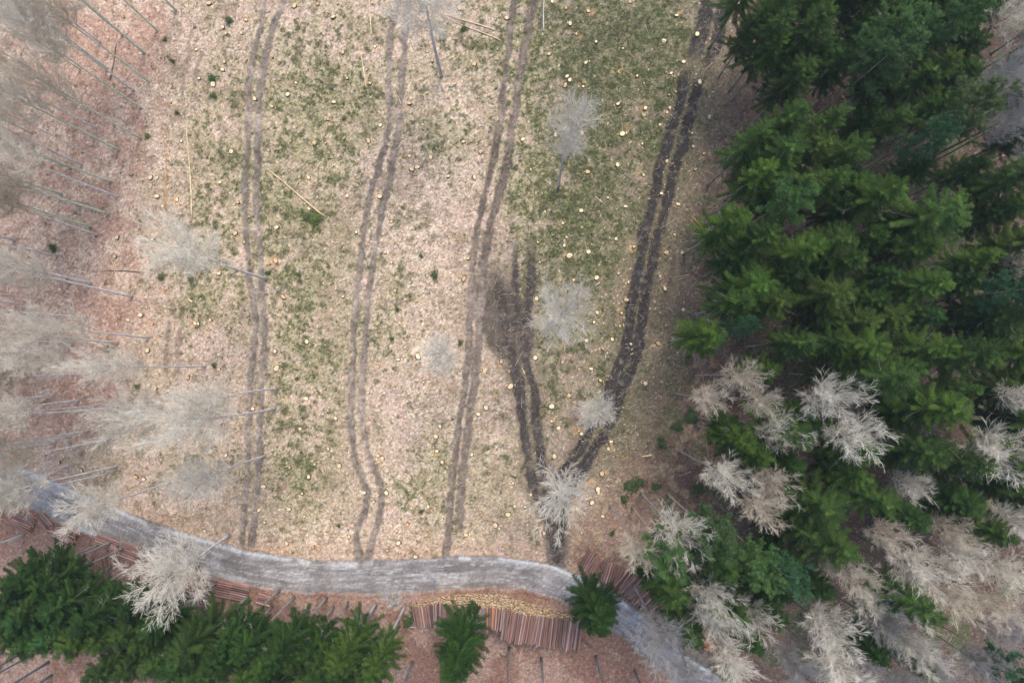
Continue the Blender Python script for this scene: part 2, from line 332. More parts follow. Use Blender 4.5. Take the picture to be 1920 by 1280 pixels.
rd, rs, ra = poly_dist(Pw, Qw, ROAD)
south = sstep(-4, 8, rs)*sstep(1500, 1150, P)
leafS = lerp(np.ones(GX.shape+(3,))*C3((0.21, 0.12, 0.09)), C3((0.29, 0.19, 0.15)), sstep(0.42, 0.6, nB))
leafS = lerp(leafS, C3((0.17, 0.10, 0.085)), np.clip(blob(120, 1040, 130, 50), 0, 1)*0.8)
alb = lerp(alb, leafS, south)
berm = sstep(75, 30, rd)*(1-south)*(0.4+0.6*sstep(0.4, 0.6, nB))
alb = lerp(alb, C3((0.40, 0.25, 0.17)), berm*0.6*sstep(1130, 1060, P)*sstep(60, 200, P))
# wheel tracks
height = 0.22*(nA-0.5)+0.16*(nB-0.5)+0.13*(nC-0.5)*(1-south)
mud = np.zeros(GX.shape); mcol = np.zeros(GX.shape+(3,)); owner = np.zeros(GX.shape, int)
names = ['t0', 't1', 't2', 't3', 't4', 't5', 't6']
for k, pts in T.items():
    ys = [p[1] for p in pts]; xs = [p[0] for p in pts]
    d, s, a = poly_dist(Pw, Qw, pts)
    w = WID[k]*(0.85+0.5*(fbm(GX, GY, 4, 3, 61)-0.3)); w = w+(4*sstep(115, 60, Q) if k[:2] == 't5' else 0); m_ = sstep(w+2.6, w-1.6, d+wob2*1.0)
    gap = np.ones(GX.shape)
    if k[:2] == 't5': gap = 1-0.85*np.exp(-((Q-122-(10 if k == 't5b' else 0))/17)**2)
    if k[:2] in ('t0', 't6'): gap = gap*0.7*sstep(0.40, 0.52, fbm(GX, GY, 2, 3, 71))
    if k in ('t4a', 't4b', 't4c'): gap = gap*sstep(ys[0]-10, ys[0]+70, Q)
    m_ = m_*gap
    if k[:2] in ('t4', 't5'): alb = lerp(alb, C3((0.15, 0.12, 0.075)), sstep(w+15, w, d+wob2*2)*0.6*gap)
    m2 = m_ > mud
    c = np.array(MUD[k[:2]])
    tone = (0.8+0.5*fbm(GX, GY, 0.9, 3, 81))[..., None]*(1.0+0.55*sstep(0.55, 0.7, fbm(GX, GY, 3.5, 3, 83))*(k[:2] in ('t1', 't2', 't3')))[..., None]
    cc = np.ones(GX.shape+(3,))*c*tone
    if k[:2] in ('t1', 't2', 't3'):
        cc = cc*(1-0.35*np.exp(-((Q-300)/30)**2))[..., None]
    if k == 't3a' or k == 't3b': cc = cc*(0.8+0.35*sstep(350, 800, Q))[..., None]
    mcol = np.where(m2[..., None], cc, mcol); owner = np.where(m2 & (m_ > 0.5), names.index(k[:2])+1, owner)
    mud = np.maximum(mud, m_)
    if k[:2] not in ('t0', 't6'):
        height += -0.16*np.exp(-(d/(w*0.9))**2)*gap + 0.07*np.exp(-((d-w*1.5)/4)**2)*gap
d, s, a = poly_dist(Pw, Qw, smooth(CHURN)); cw = np.interp(Q, [470, 560, 620, 690], [16, 42, 54, 26])
ch = sstep(cw+10, cw-10, d+wob2*1.5)*sstep(455, 570, Q)*sstep(715, 660, Q)
ccol = np.ones(GX.shape+(3,))*C3((0.082, 0.066, 0.058))*(0.6+0.9*fbm(GX, GY, 1.0, 3, 91))[..., None]
m2 = ch > mud; mcol = np.where(m2[..., None], ccol, mcol); owner = np.where(m2 & (ch > 0.5), 5, owner); mud = np.maximum(mud, ch*0.95)
fan = sstep(26, 10, poly_dist(Pw, Qw, [(1022, 935), (1040, 985), (1045, 1050)])[0]+wob2)   # where the tracks reach the road
mcol = np.where((fan > mud)[..., None], np.ones(GX.shape+(3,))*C3((0.115, 0.10, 0.095)), mcol); owner = np.where((fan > 0.5) & (owner == 0), 5, owner); mud = np.maximum(mud, fan)
# wheel-side spatter & strip between a pair
ruts = 0.80+0.4*sstep(0.35, 0.65, fbm(GX, GY, 0.55, 2, 161)); mcol = mcol*ruts[..., None]*0.88
mcol = lerp(mcol, C3((0.30, 0.25, 0.18)), sstep(0.60, 0.72, nE)*0.35)
alb = lerp(alb, mcol, mud*0.93)
# gravel road
hw = np.interp(P, [0, 300, 700, 1000, 1100, 1250], [33, 33, 31, 29, 29, 27])
rw = sstep(hw+3, hw-3, rd+wob2*0.8)
lane = fbm(ra*0.009+3, rs*0.22+50, 1.0, 4, 101, 0.6); lane2 = fbm(ra*0.03+3, rs*0.55+20, 1.0, 3, 111)
gcol2 = lerp(np.ones(GX.shape+(3,))*C3((0.185, 0.170, 0.166)), C3((0.33, 0.315, 0.312)), sstep(0.38, 0.68, 0.45*lane+0.2*lane2+0.35*nF))
gcol2 = lerp(gcol2, C3((0.12, 0.105, 0.10)), sstep(0.56, 0.68, fbm(GX, GY, 1.5, 4, 171))*0.5)
gcol2 = lerp(gcol2, C3((0.52, 0.525, 0.53)), sstep(0.60, 0.74, lane2)*0.45)
edge = np.exp(-((rs+hw-5)/5.0)**2)*sstep(0.38, 0.6, fbm(GX, GY, 2.5, 3, 121)+0.12)*sstep(900, 1000, np.abs(P-300)*0.0+np.where((P > 700) & (P < 860), 800, 1001))
gcol2 = lerp(gcol2, C3((0.62, 0.63, 0.63)), np.clip(edge, 0, 1)*0.6)
edge2 = np.exp(-((rs-hw+5)/5.0)**2)*sstep(0.42, 0.6, fbm(GX, GY, 3, 3, 131))
gcol2 = lerp(gcol2, C3((0.15, 0.135, 0.13)), np.clip(edge2, 0, 1)*0.8*sstep(500, 700, P)); gcol2 = lerp(gcol2, C3((0.5, 0.5, 0.49)), np.clip(edge2, 0, 1)*0.6*sstep(600, 400, P))
alb = lerp(alb, gcol2, rw)
bay = sstep(22, 12, poly_dist(Pw, Qw, [(722, 1105), (738, 1122)])[0]+wob2)     # gravel bay below the road
alb = lerp(alb, C3((0.25, 0.235, 0.22)), bay*0.8)
height = height*(1-0.8*rw) - 0.03*rw*np.cos(rs/hw*6.0) + 0.10*np.exp(-((rd-hw-3)/4)**2)
# fine mottling: chips, needles, leaves
alb = alb*(0.80+0.40*white)[..., None]
chip = (rng.rand(*GX.shape) < 0.016)*(1-rw)*(1-mud)*(1-wr*0.7)*(1-south*0.7)
alb = lerp(alb, C3((0.72, 0.60, 0.42)), chip*0.8)
dk = (rng.rand(*GX.shape) < 0.03)*(1-rw)
alb = lerp(alb, C3((0.11, 0.075, 0.05)), dk*0.6)
height = height+(white-0.5)*0.05*(1-rw*0.8)
alb = np.clip(alb, 0.01, 0.85)
# fade heights to zero at the border
bd = np.minimum(np.minimum(GX-gx[0], gx[-1]-GX), np.minimum(GY-gy[0], gy[-1]-GY)); height = height*sstep(0, 4, bd)

def ground_z(x, y):
    i = int(np.clip(round((x-gx[0])/GS), 0, len(gx)-1)); j = int(np.clip(round((y-gy[0])/GS), 0, len(gy)-1)); return float(height[i, j])

nx, ny = GX.shape
idx = np.arange(nx*ny).reshape(nx, ny)
quad = np.stack([idx[:-1, :-1], idx[1:, :-1], idx[1:, 1:], idx[:-1, 1:]], -1).reshape(-1, 4)
V_all = np.stack([GX, GY, height], -1).reshape(-1, 3)
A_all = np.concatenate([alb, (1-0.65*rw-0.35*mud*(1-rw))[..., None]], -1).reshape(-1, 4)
cls = np.where((rw > 0.5) , 10, owner)[:-1, :-1].reshape(-1)
def sub_surface(name, sel, label=None):
    f = quad[sel]; used, inv = np.unique(f, return_inverse=True)
    me = mesh_np(name, V_all[used], inv.reshape(-1, 4), M_ground, True, {'albedo': A_all[used]})
    o = link(name, me); tag(o, label, kind='structure'); return o
sub_surface('ground', cls == 0, 'clearing floor of straw litter, grass patches and woodland leaf litter')
sub_surface('gravel_road', cls == 10, 'pale grey gravel forest road curving under the clearing')
for i, (nm, lb) in enumerate([('wheel_track', 'faint brown wheel track at the left edge of the clearing'), ('wheel_track', 'grey wheel track furthest left across the clearing'),
        ('wheel_track', 'grey wheel track through the middle left of the clearing'), ('wheel_track', 'grey brown wheel track through the middle of the clearing'),
        ('mud_track', 'churned brown mud track forking down to the road'), ('mud_track', 'dark wet mud track curving along the right of the clearing'), ('mud_patch', 'short brown scrape at the edge of the right wood')]):
    if (cls == i+1).any(): sub_surface(nm, cls == i+1, lb)
# outer sheet
x0, x1, y0, y1, B = gx[0], gx[-1], gy[0], gy[-1], 700.0
OV = np.array([(-B, -B, 0), (B, -B, 0), (B, B, 0), (-B, B, 0), (x0, y0, 0), (x1, y0, 0), (x1, y1, 0), (x0, y1, 0)], float)
OF = np.array([(0, 1, 5, 4), (1, 2, 6, 5), (2, 3, 7, 6), (3, 0, 4, 7)])
o = link('ground', mesh_np('ground', OV, OF, M_ground, False, {'albedo': np.tile(np.array([0.26, 0.17, 0.13, 1]), (8, 1))})); tag(o, kind='structure')

# ------------------------------------------------------------------ ground litter (uncountable)
def scatter(n, weight, seed):
    r = np.random.RandomState(seed); w = np.clip(weight, 0, None).ravel(); c = np.cumsum(w); c /= c[-1]
    k = np.searchsorted(c, r.rand(n)); x = GX.ravel()[k]+(r.rand(n)-0.5)*GS; y = GY.ravel()[k]+(r.rand(n)-0.5)*GS
    return x, y, height.ravel()[k], r
clear = (1-wl*0.6)*(1-wr*0.75)*(1-south)*(1-rw)
inview = (P > -60) & (P < 1980) & (Q > -60) & (Q < 1340)
x, y, z, r = scatter(80000, (clear*(1-0.8*mud)*(0.5+nB)+0.12)*inview*(1-rw), 5)
n = len(x); ang = r.rand(n)*2*np.pi; ln = 0.15+0.75*r.rand(n)**3.0*1.6; tilt = (r.rand(n)-0.3)*0.25
D = np.stack([np.cos(ang)*ln, np.sin(ang)*ln, tilt*ln], -1); S0 = np.stack([x, y, z+0.03], -1)
V, F = prisms(S0-D*0.5, S0+D*0.5, 0.010+0.020*r.rand(n), 0.006+0.006*r.rand(n), 3)
tag(link('dead_twigs', mesh_np('dead_twigs', V, F, M_debris, False, {'shade': np.repeat(r.rand(n)**1.4, 6)})), 'scattered dead twigs and slash lying over the clearing', 'twigs', kind='stuff')
x, y, z, r = scatter(26000, (clear*(1-0.8*mud)*sstep(0.52, 0.66, nF)+0.02)*inview*(1-rw), 15)
n = len(x); ang = fbm(x, y, 3, 2, 8)*12+r.randn(n)*0.6; ln = 0.35+0.7*r.rand(n)**2; big = r.rand(n) < 0.03; ln = np.where(big, 1.2+1.8*r.rand(n), ln)
D = np.stack([np.cos(ang)*ln, np.sin(ang)*ln, (r.rand(n)-0.3)*0.2*ln], -1); S0 = np.stack([x, y, z+0.06], -1)
V, F = prisms(S0-D*0.5, S0+D*0.5, np.where(big, 0.035, 0.018), 0.008, 3)
tag(link('brushwood', mesh_np('brushwood', V, F, M_debris, False, {'shade': np.repeat(np.clip(r.rand(n)**1.2+0.3*big, 0, 1), 6)})), 'thin heaps of brushwood and loose sticks left over the clearing', 'brushwood', kind='stuff')
x, y, z, r = scatter(26000, green*(1-mud)*(1-rw)*(1-wr*0.8)*inview, 6)
n = len(x); k = 6
x = np.repeat(x, k)+r.randn(n*k)*0.07; y = np.repeat(y, k)+r.randn(n*k)*0.07; z = np.repeat(z, k); nn = n*k
ang = r.rand(nn)*2*np.pi; ln = 0.10+0.22*r.rand(nn); D = np.stack([np.cos(ang)*ln, np.sin(ang)*ln, ln*(0.3+0.6*r.rand(nn))], -1); S0 = np.stack([x, y, z-0.01], -1)
V, F = prisms(S0, S0+D, 0.022, 0.004, 3)
tag(link('grass', mesh_np('grass', V, F, M_grass, False, {'shade': np.repeat(np.repeat(r.rand(n), k)*0.6+0.4*r.rand(nn), 6)})), 'short green grass and moss in patches across the clearing', 'grass', kind='stuff')

# ------------------------------------------------------------------ tree generators
def children(S, E, m, lmin, lmax, amin, amax, up, r, tmin=0.25):
    n = len(S); S2 = np.repeat(S, m, 0); E2 = np.repeat(E, m, 0); d = E2-S2; L = np.linalg.norm(d, axis=1, keepdims=True); d = d/L
    t = tmin+(1-tmin)*r.rand(n*m, 1); B = S2+(E2-S2)*t
    rv = r.randn(n*m, 3); rv -= d*np.sum(rv*d, 1, keepdims=True); rv /= np.linalg.norm(rv, axis=1, keepdims=True)
    a = R(1)*(amin+(amax-amin)*r.rand(n*m, 1)); nd = d*np.cos(a)+rv*np.sin(a); nd[:, 2] += up; nd /= np.linalg.norm(nd, axis=1, keepdims=True)
    return B, B+nd*(lmin+(lmax-lmin)*r.rand(n*m, 1))
def trunk_mesh(h, r0, r, lean=0.15, mat=None, name='trunk', n=10, fork=None):
    zs = np.linspace(0, 1, 14); a, b = r.rand(2)*6
    pts = [(lean*math.sin(t*3+a)*t, lean*math.cos(t*2.6+b)*t, -0.3+t*(h+0.3)) for t in zs]
    rad = [r0*(1.12 if i == 0 else 1)*(1-t)**0.8+0.012 for i, t in enumerate(zs)]
    return pts, tube_path(pts, rad, n)
def make_bare(seed, h=25.0, Rc=3.0, base=0.5, nl=24, fine=9, r0=0.21, open_=1.0):
    r = np.random.RandomState(seed); pts, (tv, tf) = trunk_mesh(h, r0, r, 0.5)
    pa = np.array(pts); LS = []; LE = []; rad = []
    for i in range(nl):
        f = base+(0.97-base)*((i+r.rand())/nl); z = f*h; t = (z+0.3)/(h+0.3)
        p = np.array([np.interp(z, pa[:, 2], pa[:, 0]), np.interp(z, pa[:, 2], pa[:, 1]), z])
        u = (f-base)/(1-base); az = i*2.4+r.rand()*0.8; reach = Rc*(0.55+0.6*math.sin(math.pi*min(u*0.9+0.12, 1)))*(0.75+0.5*r.rand()); reach *= open_ if i % 3 == 0 else 1
        el = 0.5+0.5*u+0.25*r.rand(); q = p; rr = 0.05*(1-u)+0.022
        for s in range(4):
            e2 = el+0.06*s; st = reach/4/math.cos(min(e2, 1.2))*0.8; az += r.randn()*0.06
            nq = q+st*np.array([math.cos(az)*math.cos(e2), math.sin(az)*math.cos(e2), math.sin(e2)]); LS.append(q); LE.append(nq); rad.append((rr*(1-s*0.22), rr*(1-(s+1)*0.22))); q = nq
    LS = np.array(LS); LE = np.array(LE); rad = np.array(rad)
    S2, E2 = children(LS, LE, 4, 0.6, 1.7, 16, 46, 0.10, r); S3, E3 = children(S2, E2, 6, 0.4, 1.1, 10, 38, 0.08, r); S4, E4 = children(S3, E3, 2, 0.25, 0.7, 8, 36, 0.06, r)
    parts = [(LS, LE, rad[:, 0], rad[:, 1]), (S2, E2, 0.018, 0.011), (S3, E3, 0.013, 0.008), (S4, E4, 0.011, 0.007)]
    V = []; F = []; sh = []; off = 0
    for i, (a, b, c, d) in enumerate(parts):
        v, f = prisms(a, b, c, d, 4 if i == 0 else 3); V.append(v); F.append(f+off); off += len(v); sh.append(np.repeat(np.clip(r.rand(len(a))**0.8*0.75+(0.0, 0.05, 0.2, 0.25)[i], 0, 1), 8 if i == 0 else 6))
    return mesh_np('bare_trunk', tv, tf, M_bark, True), mesh_np('bare_crown', np.concatenate(V), np.concatenate(F), M_twig, False, {'shade': np.concatenate(sh)})
def make_spruce(seed, h=26.0, Rc=3.0, base=0.50, nw=16, per=7, droop=0.3, shag=1.0):
    r = np.random.RandomState(seed); pts, (tv, tf) = trunk_mesh(h*0.9, 0.20, r, 0.12)
    S = []; E = []; r0 = []; r1 = []; sh = []
    for i in range(nw):
        f = (i+0.5*r.rand())/nw; z = h*(base+(0.985-base)*f**0.9)
        for k in range(per if f < 0.8 else 5):
            L = (Rc*(1-f)**0.55*(0.65+0.6*r.rand())+0.3)*(0.7 if f < 0.06 else 1)
            if r.rand() < 0.06: L *= 0.5
            az = i*1.9+k*2*math.pi/per+r.randn()*0.25; zz = z+r.randn()*0.2
            pitch = -0.25+0.85*f+r.randn()*0.10; ns = 6; q = np.array([0, 0, zz]); tone = r.rand()**1.5*0.5-0.1
            bend = r.randn()*0.12
            P_ = [q]
            for s in range(ns):
                t = (s+0.5)/ns; p2 = pitch-droop*math.sin(t*math.pi)*0.9+0.45*max(0, t-0.6)*2; a2 = az+bend*t
                q = q+L/ns*np.array([math.cos(a2)*math.cos(p2), math.sin(a2)*math.cos(p2), math.sin(p2)]); P_.append(q)
            P_ = np.array(P_)
            S.append(P_[:-1]); E.append(P_[1:]); rr = np.linspace(0.045, 0.02, ns+1); r0.append(rr[:-1]); r1.append(rr[1:]); sh.append(np.full(ns, 0.2+max(tone, 0)))
            m = max(3, int(L/0.075)); t = np.linspace(0.10, 1.0, m); T_ = t*ns; ii = np.minimum(T_.astype(int), ns-1); fr = (T_-ii)[:, None]
            B = P_[ii]*(1-fr)+P_[ii+1]*fr; tg = P_[ii+1]-P_[ii]; tg /= np.linalg.norm(tg, axis=1, keepdims=True)
            side = np.cross(tg, np.array([[0, 0, 1.0]])); side /= np.linalg.norm(side, axis=1, keepdims=True)
            for sg in (-1, 1):
                a = 0.75+0.3*r.rand(m, 1); ln = shag*np.minimum(0.36, 0.15+0.15*L*(1-t)**0.7*(0.35+t)**0.5)*(0.7+0.5*r.rand(m)); ln = ln[:, None]
                d = tg*np.cos(a)+sg*side*np.sin(a); d[:, 2] += -0.15-0.5*r.rand(m); d /= np.linalg.norm(d, axis=1, keepdims=True)
                e = B+d*ln; S.append(B); E.append(e); r0.append(np.full(m, 0.024)); r1.append(np.full(m, 0.012)); s_ = np.clip(0.10+tone+0.5*r.rand(m), 0, 1); sh.append(s_)
                s2, e2 = children(B, e, 4, 0.10, 0.26, 30, 70, -0.15, r); S.append(s2); E.append(e2); r0.append(np.full(len(s2), 0.018)); r1.append(np.full(len(s2), 0.008)); sh.append(np.clip(np.repeat(s_, 4)+0.5*(r.rand(len(s2))-0.4), 0, 1))
    S = np.concatenate(S); E = np.concatenate(E)
    nb = 16; z = h*(base-0.12+0.42*r.rand(nb)); az = r.rand(nb)*6.28; L = Rc*(0.5+0.65*r.rand(nb)); el = -0.1+0.3*r.randn(nb)*0.5
    A = np.stack([0*z, 0*z, z], -1); B = A+np.stack([np.cos(az)*L, np.sin(az)*L, el*L], -1); M_ = A*0.45+B*0.55; C_ = B+np.stack([np.cos(az+0.7)*0.5, np.sin(az+0.7)*0.5, 0.25+0*az], -1)
    a3, b3 = children(M_, B, 7, 0.2, 0.55, 30, 70, 0.0, r); DS = np.concatenate([A, B, a3]); DE = np.concatenate([B, C_, b3])
    V, F = prisms(S, E, np.concatenate(r0), np.concatenate(r1), 3); nF_ = len(F)
    V2, F2 = prisms(DS, DE, np.r_[np.full(nb, 0.025), np.full(nb, 0.015), np.full(len(a3), 0.010)], 0.007, 3)
    return mesh_np('spruce_trunk', tv, tf, M_bark, True), mesh_np('spruce_crown', np.concatenate([V, V2]), np.concatenate([F, F2+len(V)]), [M_needle, M_dead], False, {'shade': np.r_[np.repeat(np.concatenate(sh), 6), np.repeat(r.rand(len(DS)), 6)]}, np.r_[np.zeros(nF_), np.ones(len(F2))])
def make_pine(seed, h=24.0, Rc=3.2, base=0.66, nl=26, tufts=13):
    r = np.random.RandomState(seed); pts, (tv, tf) = trunk_mesh(h, 0.20, r, 0.3)
    LS = []; LE = []
    for i in range(nl):
        f = base+(1.0-base)*((i+r.rand())/nl); u = (f-base)/(1-base); az = i*2.4+r.rand(); L = Rc*(0.55+0.55*math.sin(math.pi*(0.25+0.7*u)))*(0.7+0.5*r.rand()); p = np.array([0, 0, f*h]); pitch = 0.1+0.5*u
        for s in range(3):
            q = p+L/3*np.array([math.cos(az)*math.cos(pitch), math.sin(az)*math.cos(pitch), math.sin(pitch)]); LS.append(p); LE.append(q); p = q; az += r.randn()*0.25; pitch += 0.2
    LS = np.array(LS); LE = np.array(LE); S2, E2 = children(LS, LE, 5, 0.4, 1.0, 25, 65, 0.15, r, 0.3)
    C = np.concatenate([E2, LE, S2*0.4+E2*0.6]); C = C+r.randn(*C.shape)*0.08
    m = 34; n = len(C); d = r.randn(n*m, 3); d /= np.linalg.norm(d, axis=1, keepdims=True); d[:, 2] = d[:, 2]*0.7+0.25
    B = np.repeat(C, m, 0)+d*0.05; E = B+d*(0.13+0.17*r.rand(n*m, 1)); tone = np.repeat(r.rand(n), m)*0.6+0.4*r.rand(n*m)
    v1, f1 = prisms(B, E, 0.024, 0.008, 3)
    v2, f2 = prisms(np.concatenate([LS, S2]), np.concatenate([LE, E2]), 0.035, 0.02, 3)
    me = mesh_np('pine_crown', np.concatenate([v1, v2]), np.concatenate([f1, f2+len(v1)]), M_pine, False, {'shade': np.concatenate([np.repeat(tone, 6), np.zeros(len(v2))])})
    return mesh_np('pine_trunk', tv, tf, M_bark, True), me

ORD = ['first', 'second', 'third', 'fourth', 'fifth', 'sixth', 'seventh', 'eighth', 'ninth', 'tenth', 'eleventh', 'twelfth', 'thirteenth', 'fourteenth', 'fifteenth', 'sixteenth', 'seventeenth', 'eighteenth', 'nineteenth']
TENS = {2: 'twent', 3: 'thirt', 4: 'fort', 5: 'fift', 6: 'sixt', 7: 'sevent', 8: 'eight', 9: 'ninet'}
def ordinal(i):                                        # 0-based
    n = i+1
    if n < 20: return ORD[n-1]
    if n % 10 == 0: return TENS[n//10]+'ieth'
    return TENS[n//10]+'y-'+ORD[n % 10-1]
def band(py):
    for lim, t in ((100, 'by the top edge'), (200, 'below the top edge'), (330, 'level with narrow bare tree'), (450, 'just below narrow bare tree'), (560, 'level with churned mud'),
                   (680, 'level with photo centre'), (800, 'below the photo centre'), (920, 'well above the road'), (1010, 'level with road fork'), (1100, 'level with the road'), (1190, 'level with longest woodpile'), (9999, 'by the bottom edge')):
        if py < lim: return t
def finish_labels(items, fmt):
    """items: (obj, look, zone, px, py) -> unique labels by look, zone, band and order from the left"""
    cells = {}
    for it in items: cells.setdefault((it[1], it[2], band(it[4])), []).append(it)
    for (look, zone, bd_), L in cells.items():
        L.sort(key=lambda q: q[3])
        for i, it in enumerate(L):
            it[0]['label'] = (f'{look} {zone}, {bd_}' if len(L) == 1 else f'{look}, {ordinal(i)} from left {zone}, {bd_}')
            if len(it[0]['label'].split()) > 16: print('LONG', it[0]['label'])

tree_n = random.Random(3)
def plant(kind, meshes, x, y, hs, ws, tint, group, cat, rot=None, lean=(0, 0), trunk_tint=(1, 1, 1)):
    root = bpy.data.objects.new(kind, None); col.objects.link(root); root.empty_display_size = 0.5
    root.location = (x, y, ground_z(x, y)); root.rotation_euler = (lean[0], lean[1], tree_n.random()*6.28 if rot is None else rot)
    root.scale = (ws, ws, hs)
    tag(root, None, cat, group)
    t = link('trunk', meshes[0], root); t.color = (*trunk_tint, 1)
    c = link('crown', meshes[1], root); c.color = (*tint, 1)
    return root

# ------------------------------------------------------------------ spruces and pines
SPR = [make_spruce(101, Rc=3.0), make_spruce(102, Rc=3.5, droop=0.4, nw=14), make_spruce(103, Rc=2.7, nw=16, per=7), make_spruce(104, Rc=3.2, droop=0.15, base=0.55), make_spruce(105, Rc=3.9, nw=14, droop=0.45, base=0.42, shag=1.15), make_spruce(106, Rc=2.4, base=0.52, nw=14), make_spruce(107, Rc=3.2, base=0.34, nw=26, per=8, droop=0.22)]
PIN = [make_pine(201), make_pine(202, Rc=2.7, nl=22), make_pine(203, Rc=3.6, nl=30)]
TINT = {'d': ('dark green', (0.70, 0.86, 0.80)), 'g': ('mid green', (1.0, 1.0, 1.0)), 'y': ('yellowish green', (1.25, 1.22, 0.95)), 'b': ('bluish green', (0.80, 1.10, 1.35)), 'o': ('olive green', (1.2, 1.0, 0.95)), 'l': ('light green', (1.25, 1.35, 1.1))}
# (tip px, tip py, tint, size 0-3)
RIGHT = [(1482, 20, 'g', 1), (1545, 35, 'g', 1), (1602, 90, 'd', 1), (1648, 30, 'd', 1), (1716, 22, 'y', 1), (1470, 65, 'y', 0), (1525, 110, 'g', 1), (1512, 195, 'g', 2), (1590, 200, 'g', 1), (1628, 262, 'g', 1), (1650, 205, 'd', 1),
 (1712, 205, 'g', 1), (1762, 120, 'g', 1), (1796, 100, 'o', 1), (1440, 240, 'g', 1), (1496, 265, 'g', 2), (1560, 255, 'o', 1), (1540, 330, 'o', 1), (1590, 320, 'g', 1), (1452, 310, 'y', 1), (1630, 335, 'd', 1), (1695, 345, 'y', 2), (1810, 385, 'g', 3), (1750, 300, 'd', 1), (1860, 300, 'd', 1), (1902, 330, 'd', 1),
 (1396, 400, 'y', 2), (1452, 432, 'g', 1), (1540, 458, 'y', 1), (1600, 440, 'g', 1), (1665, 440, 'l', 0), (1765, 450, 'y', 2), (1620, 480, 'g', 1), (1878, 475, 'y', 1), (1400, 480, 'd', 1), (1440, 528, 'l', 2), (1410, 560, 'g', 1), (1475, 560, 'o', 1), (1592, 545, 'o', 2), (1780, 525, 'y', 2), (1700, 590, 'o', 1), (1645, 600, 'o', 1), (1770, 590, 'b', 0), (1888, 570, 'd', 1), (1850, 595, 'd', 1), (1530, 490, 'd', 1), (1690, 510, 'd', 1),
 (1345, 628, 'y', 2), (1455, 693, 'y', 0), (1528, 640, 'g', 1), (1655, 645, 'y', 2), (1590, 640, 'g', 1), (1790, 650, 'y', 1), (1880, 665, 'g', 2), (1735, 690, 'g', 1), (1590, 705, 'g', 0), (1715, 712, 'g', 2), (1842, 730, 'l', 0), (1815, 770, 'y', 2), (1720, 780, 'd', 1), (1510, 820, 'g', 2), (1410, 835, 'y', 1), (1385, 805, 'g', 0), (1440, 862, 'y', 1), (1640, 850, 'g', 1), (1770, 855, 'g', 2), (1700, 850, 'd', 1),
 (1625, 900, 'y', 1), (1570, 960, 'g', 3), (1520, 950, 'g', 1), (1600, 1040, 'd', 1), (1830, 955, 'd', 2), (1900, 905, 'd', 1), (1375, 1080, 'g', 2), (1250, 1110, 'd', 2), (1275, 1130, 'g', 1), (1435, 1130, 'd', 2), (1465, 1170, 'd', 1), (1400, 1170, 'g', 1), (1308, 1205, 'g', 1), (1425, 1220, 'd', 1), (1765, 1165, 'g', 2), (1560, 1120, 'd', 1), (1680, 950, 'g', 1), (1900, 1010, 'g', 1), (1660, 1240, 'd', 1), (1480, 1120, 'g', 1), (1350, 1150, 'g', 1), (1740, 985, 'd', 1), (1860, 880, 'g', 1), (1500, 880, 'd', 1), (1530, 790, 'd', 1), (1835, 950, 'd', 2), (1600, 1045, 'g', 2), (1530, 1010, 'g', 1), (1755, 1275, 'g', 0), (1495, 1075, 'd', 1), (1560, 70, 'd', 1), (1680, 130, 'd', 1), (1650, 720, 'd', 1), (1560, 600, 'd', 1), (1730, 400, 'd', 1), (1840, 520, 'd', 1), (1910, 620, 'd', 1), (1480, 1000, 'd', 0), (1890, 740, 'd', 0), (1560, 10, 'g', 1), (1440, 10, 'g', 0), (1835, 120, 'd', 1), (1850, 65, 'd', 1), (1760, 50, 'd', 1), (1790, 180, 'd', 1), (1700, 105, 'd', 1), (1880, 395, 'd', 1), (1820, 10, 'd', 1), (1880, -10, 'd', 1), (1480, 350, 'd', 1), (1600, 380, 'd', 1), (1660, 560, 'd', 1), (1500, 510, 'd', 1)]
LOWL = [(2, 1075, 'd', 1), (-25, 1120, 'd', 2), (28, 1128, 'g', 1), (62, 1062, 'd', 1), (-35, 1175, 'd', 1), (5, 1185, 'd', 1), (95, 1160, 'g', 1), (30, 1070, 'd', 2), (80, 1110, 'd', 2), (15, 1150, 'b', 1), (60, 1195, 'b', 1), (130, 1140, 'd', 2), (110, 1200, 'y', 2), (180, 1110, 'd', 1), (165, 1190, 'y', 2), (225, 1110, 'd', 1), (215, 1160, 'g', 2), (245, 1195, 'y', 1), (270, 1165, 'd', 1), (270, 1240, 'g', 2), (215, 1250, 'g', 1), (330, 1170, 'g', 2), (310, 1225, 'd', 1), (345, 1250, 'g', 2), (390, 1190, 'd', 1), (385, 1240, 'g', 1), (410, 1130, 'd', 1), (345, 1218, 'l', 1), (440, 1170, 'd', 2), (480, 1225, 'l', 2), (440, 1262, 'y', 1), (535, 1215, 'y', 2), (510, 1160, 'd', 2), (575, 1170, 'd', 1), (585, 1235, 'g', 2), (560, 1270, 'y', 1), (625, 1225, 'y', 2), (640, 1180, 'd', 1), (690, 1245, 'l', 1), (495, 1275, 'g', 1), (620, 1275, 'g', 1), (160, 1260, 'g', 1), (300, 1280, 'd', 1), (20, 1205, 'd', 1)]
SZ = {0: (0.74, 0.72), 1: (0.93, 0.92), 2: (1.0, 1.08), 3: (1.06, 1.3)}
spr_items = []
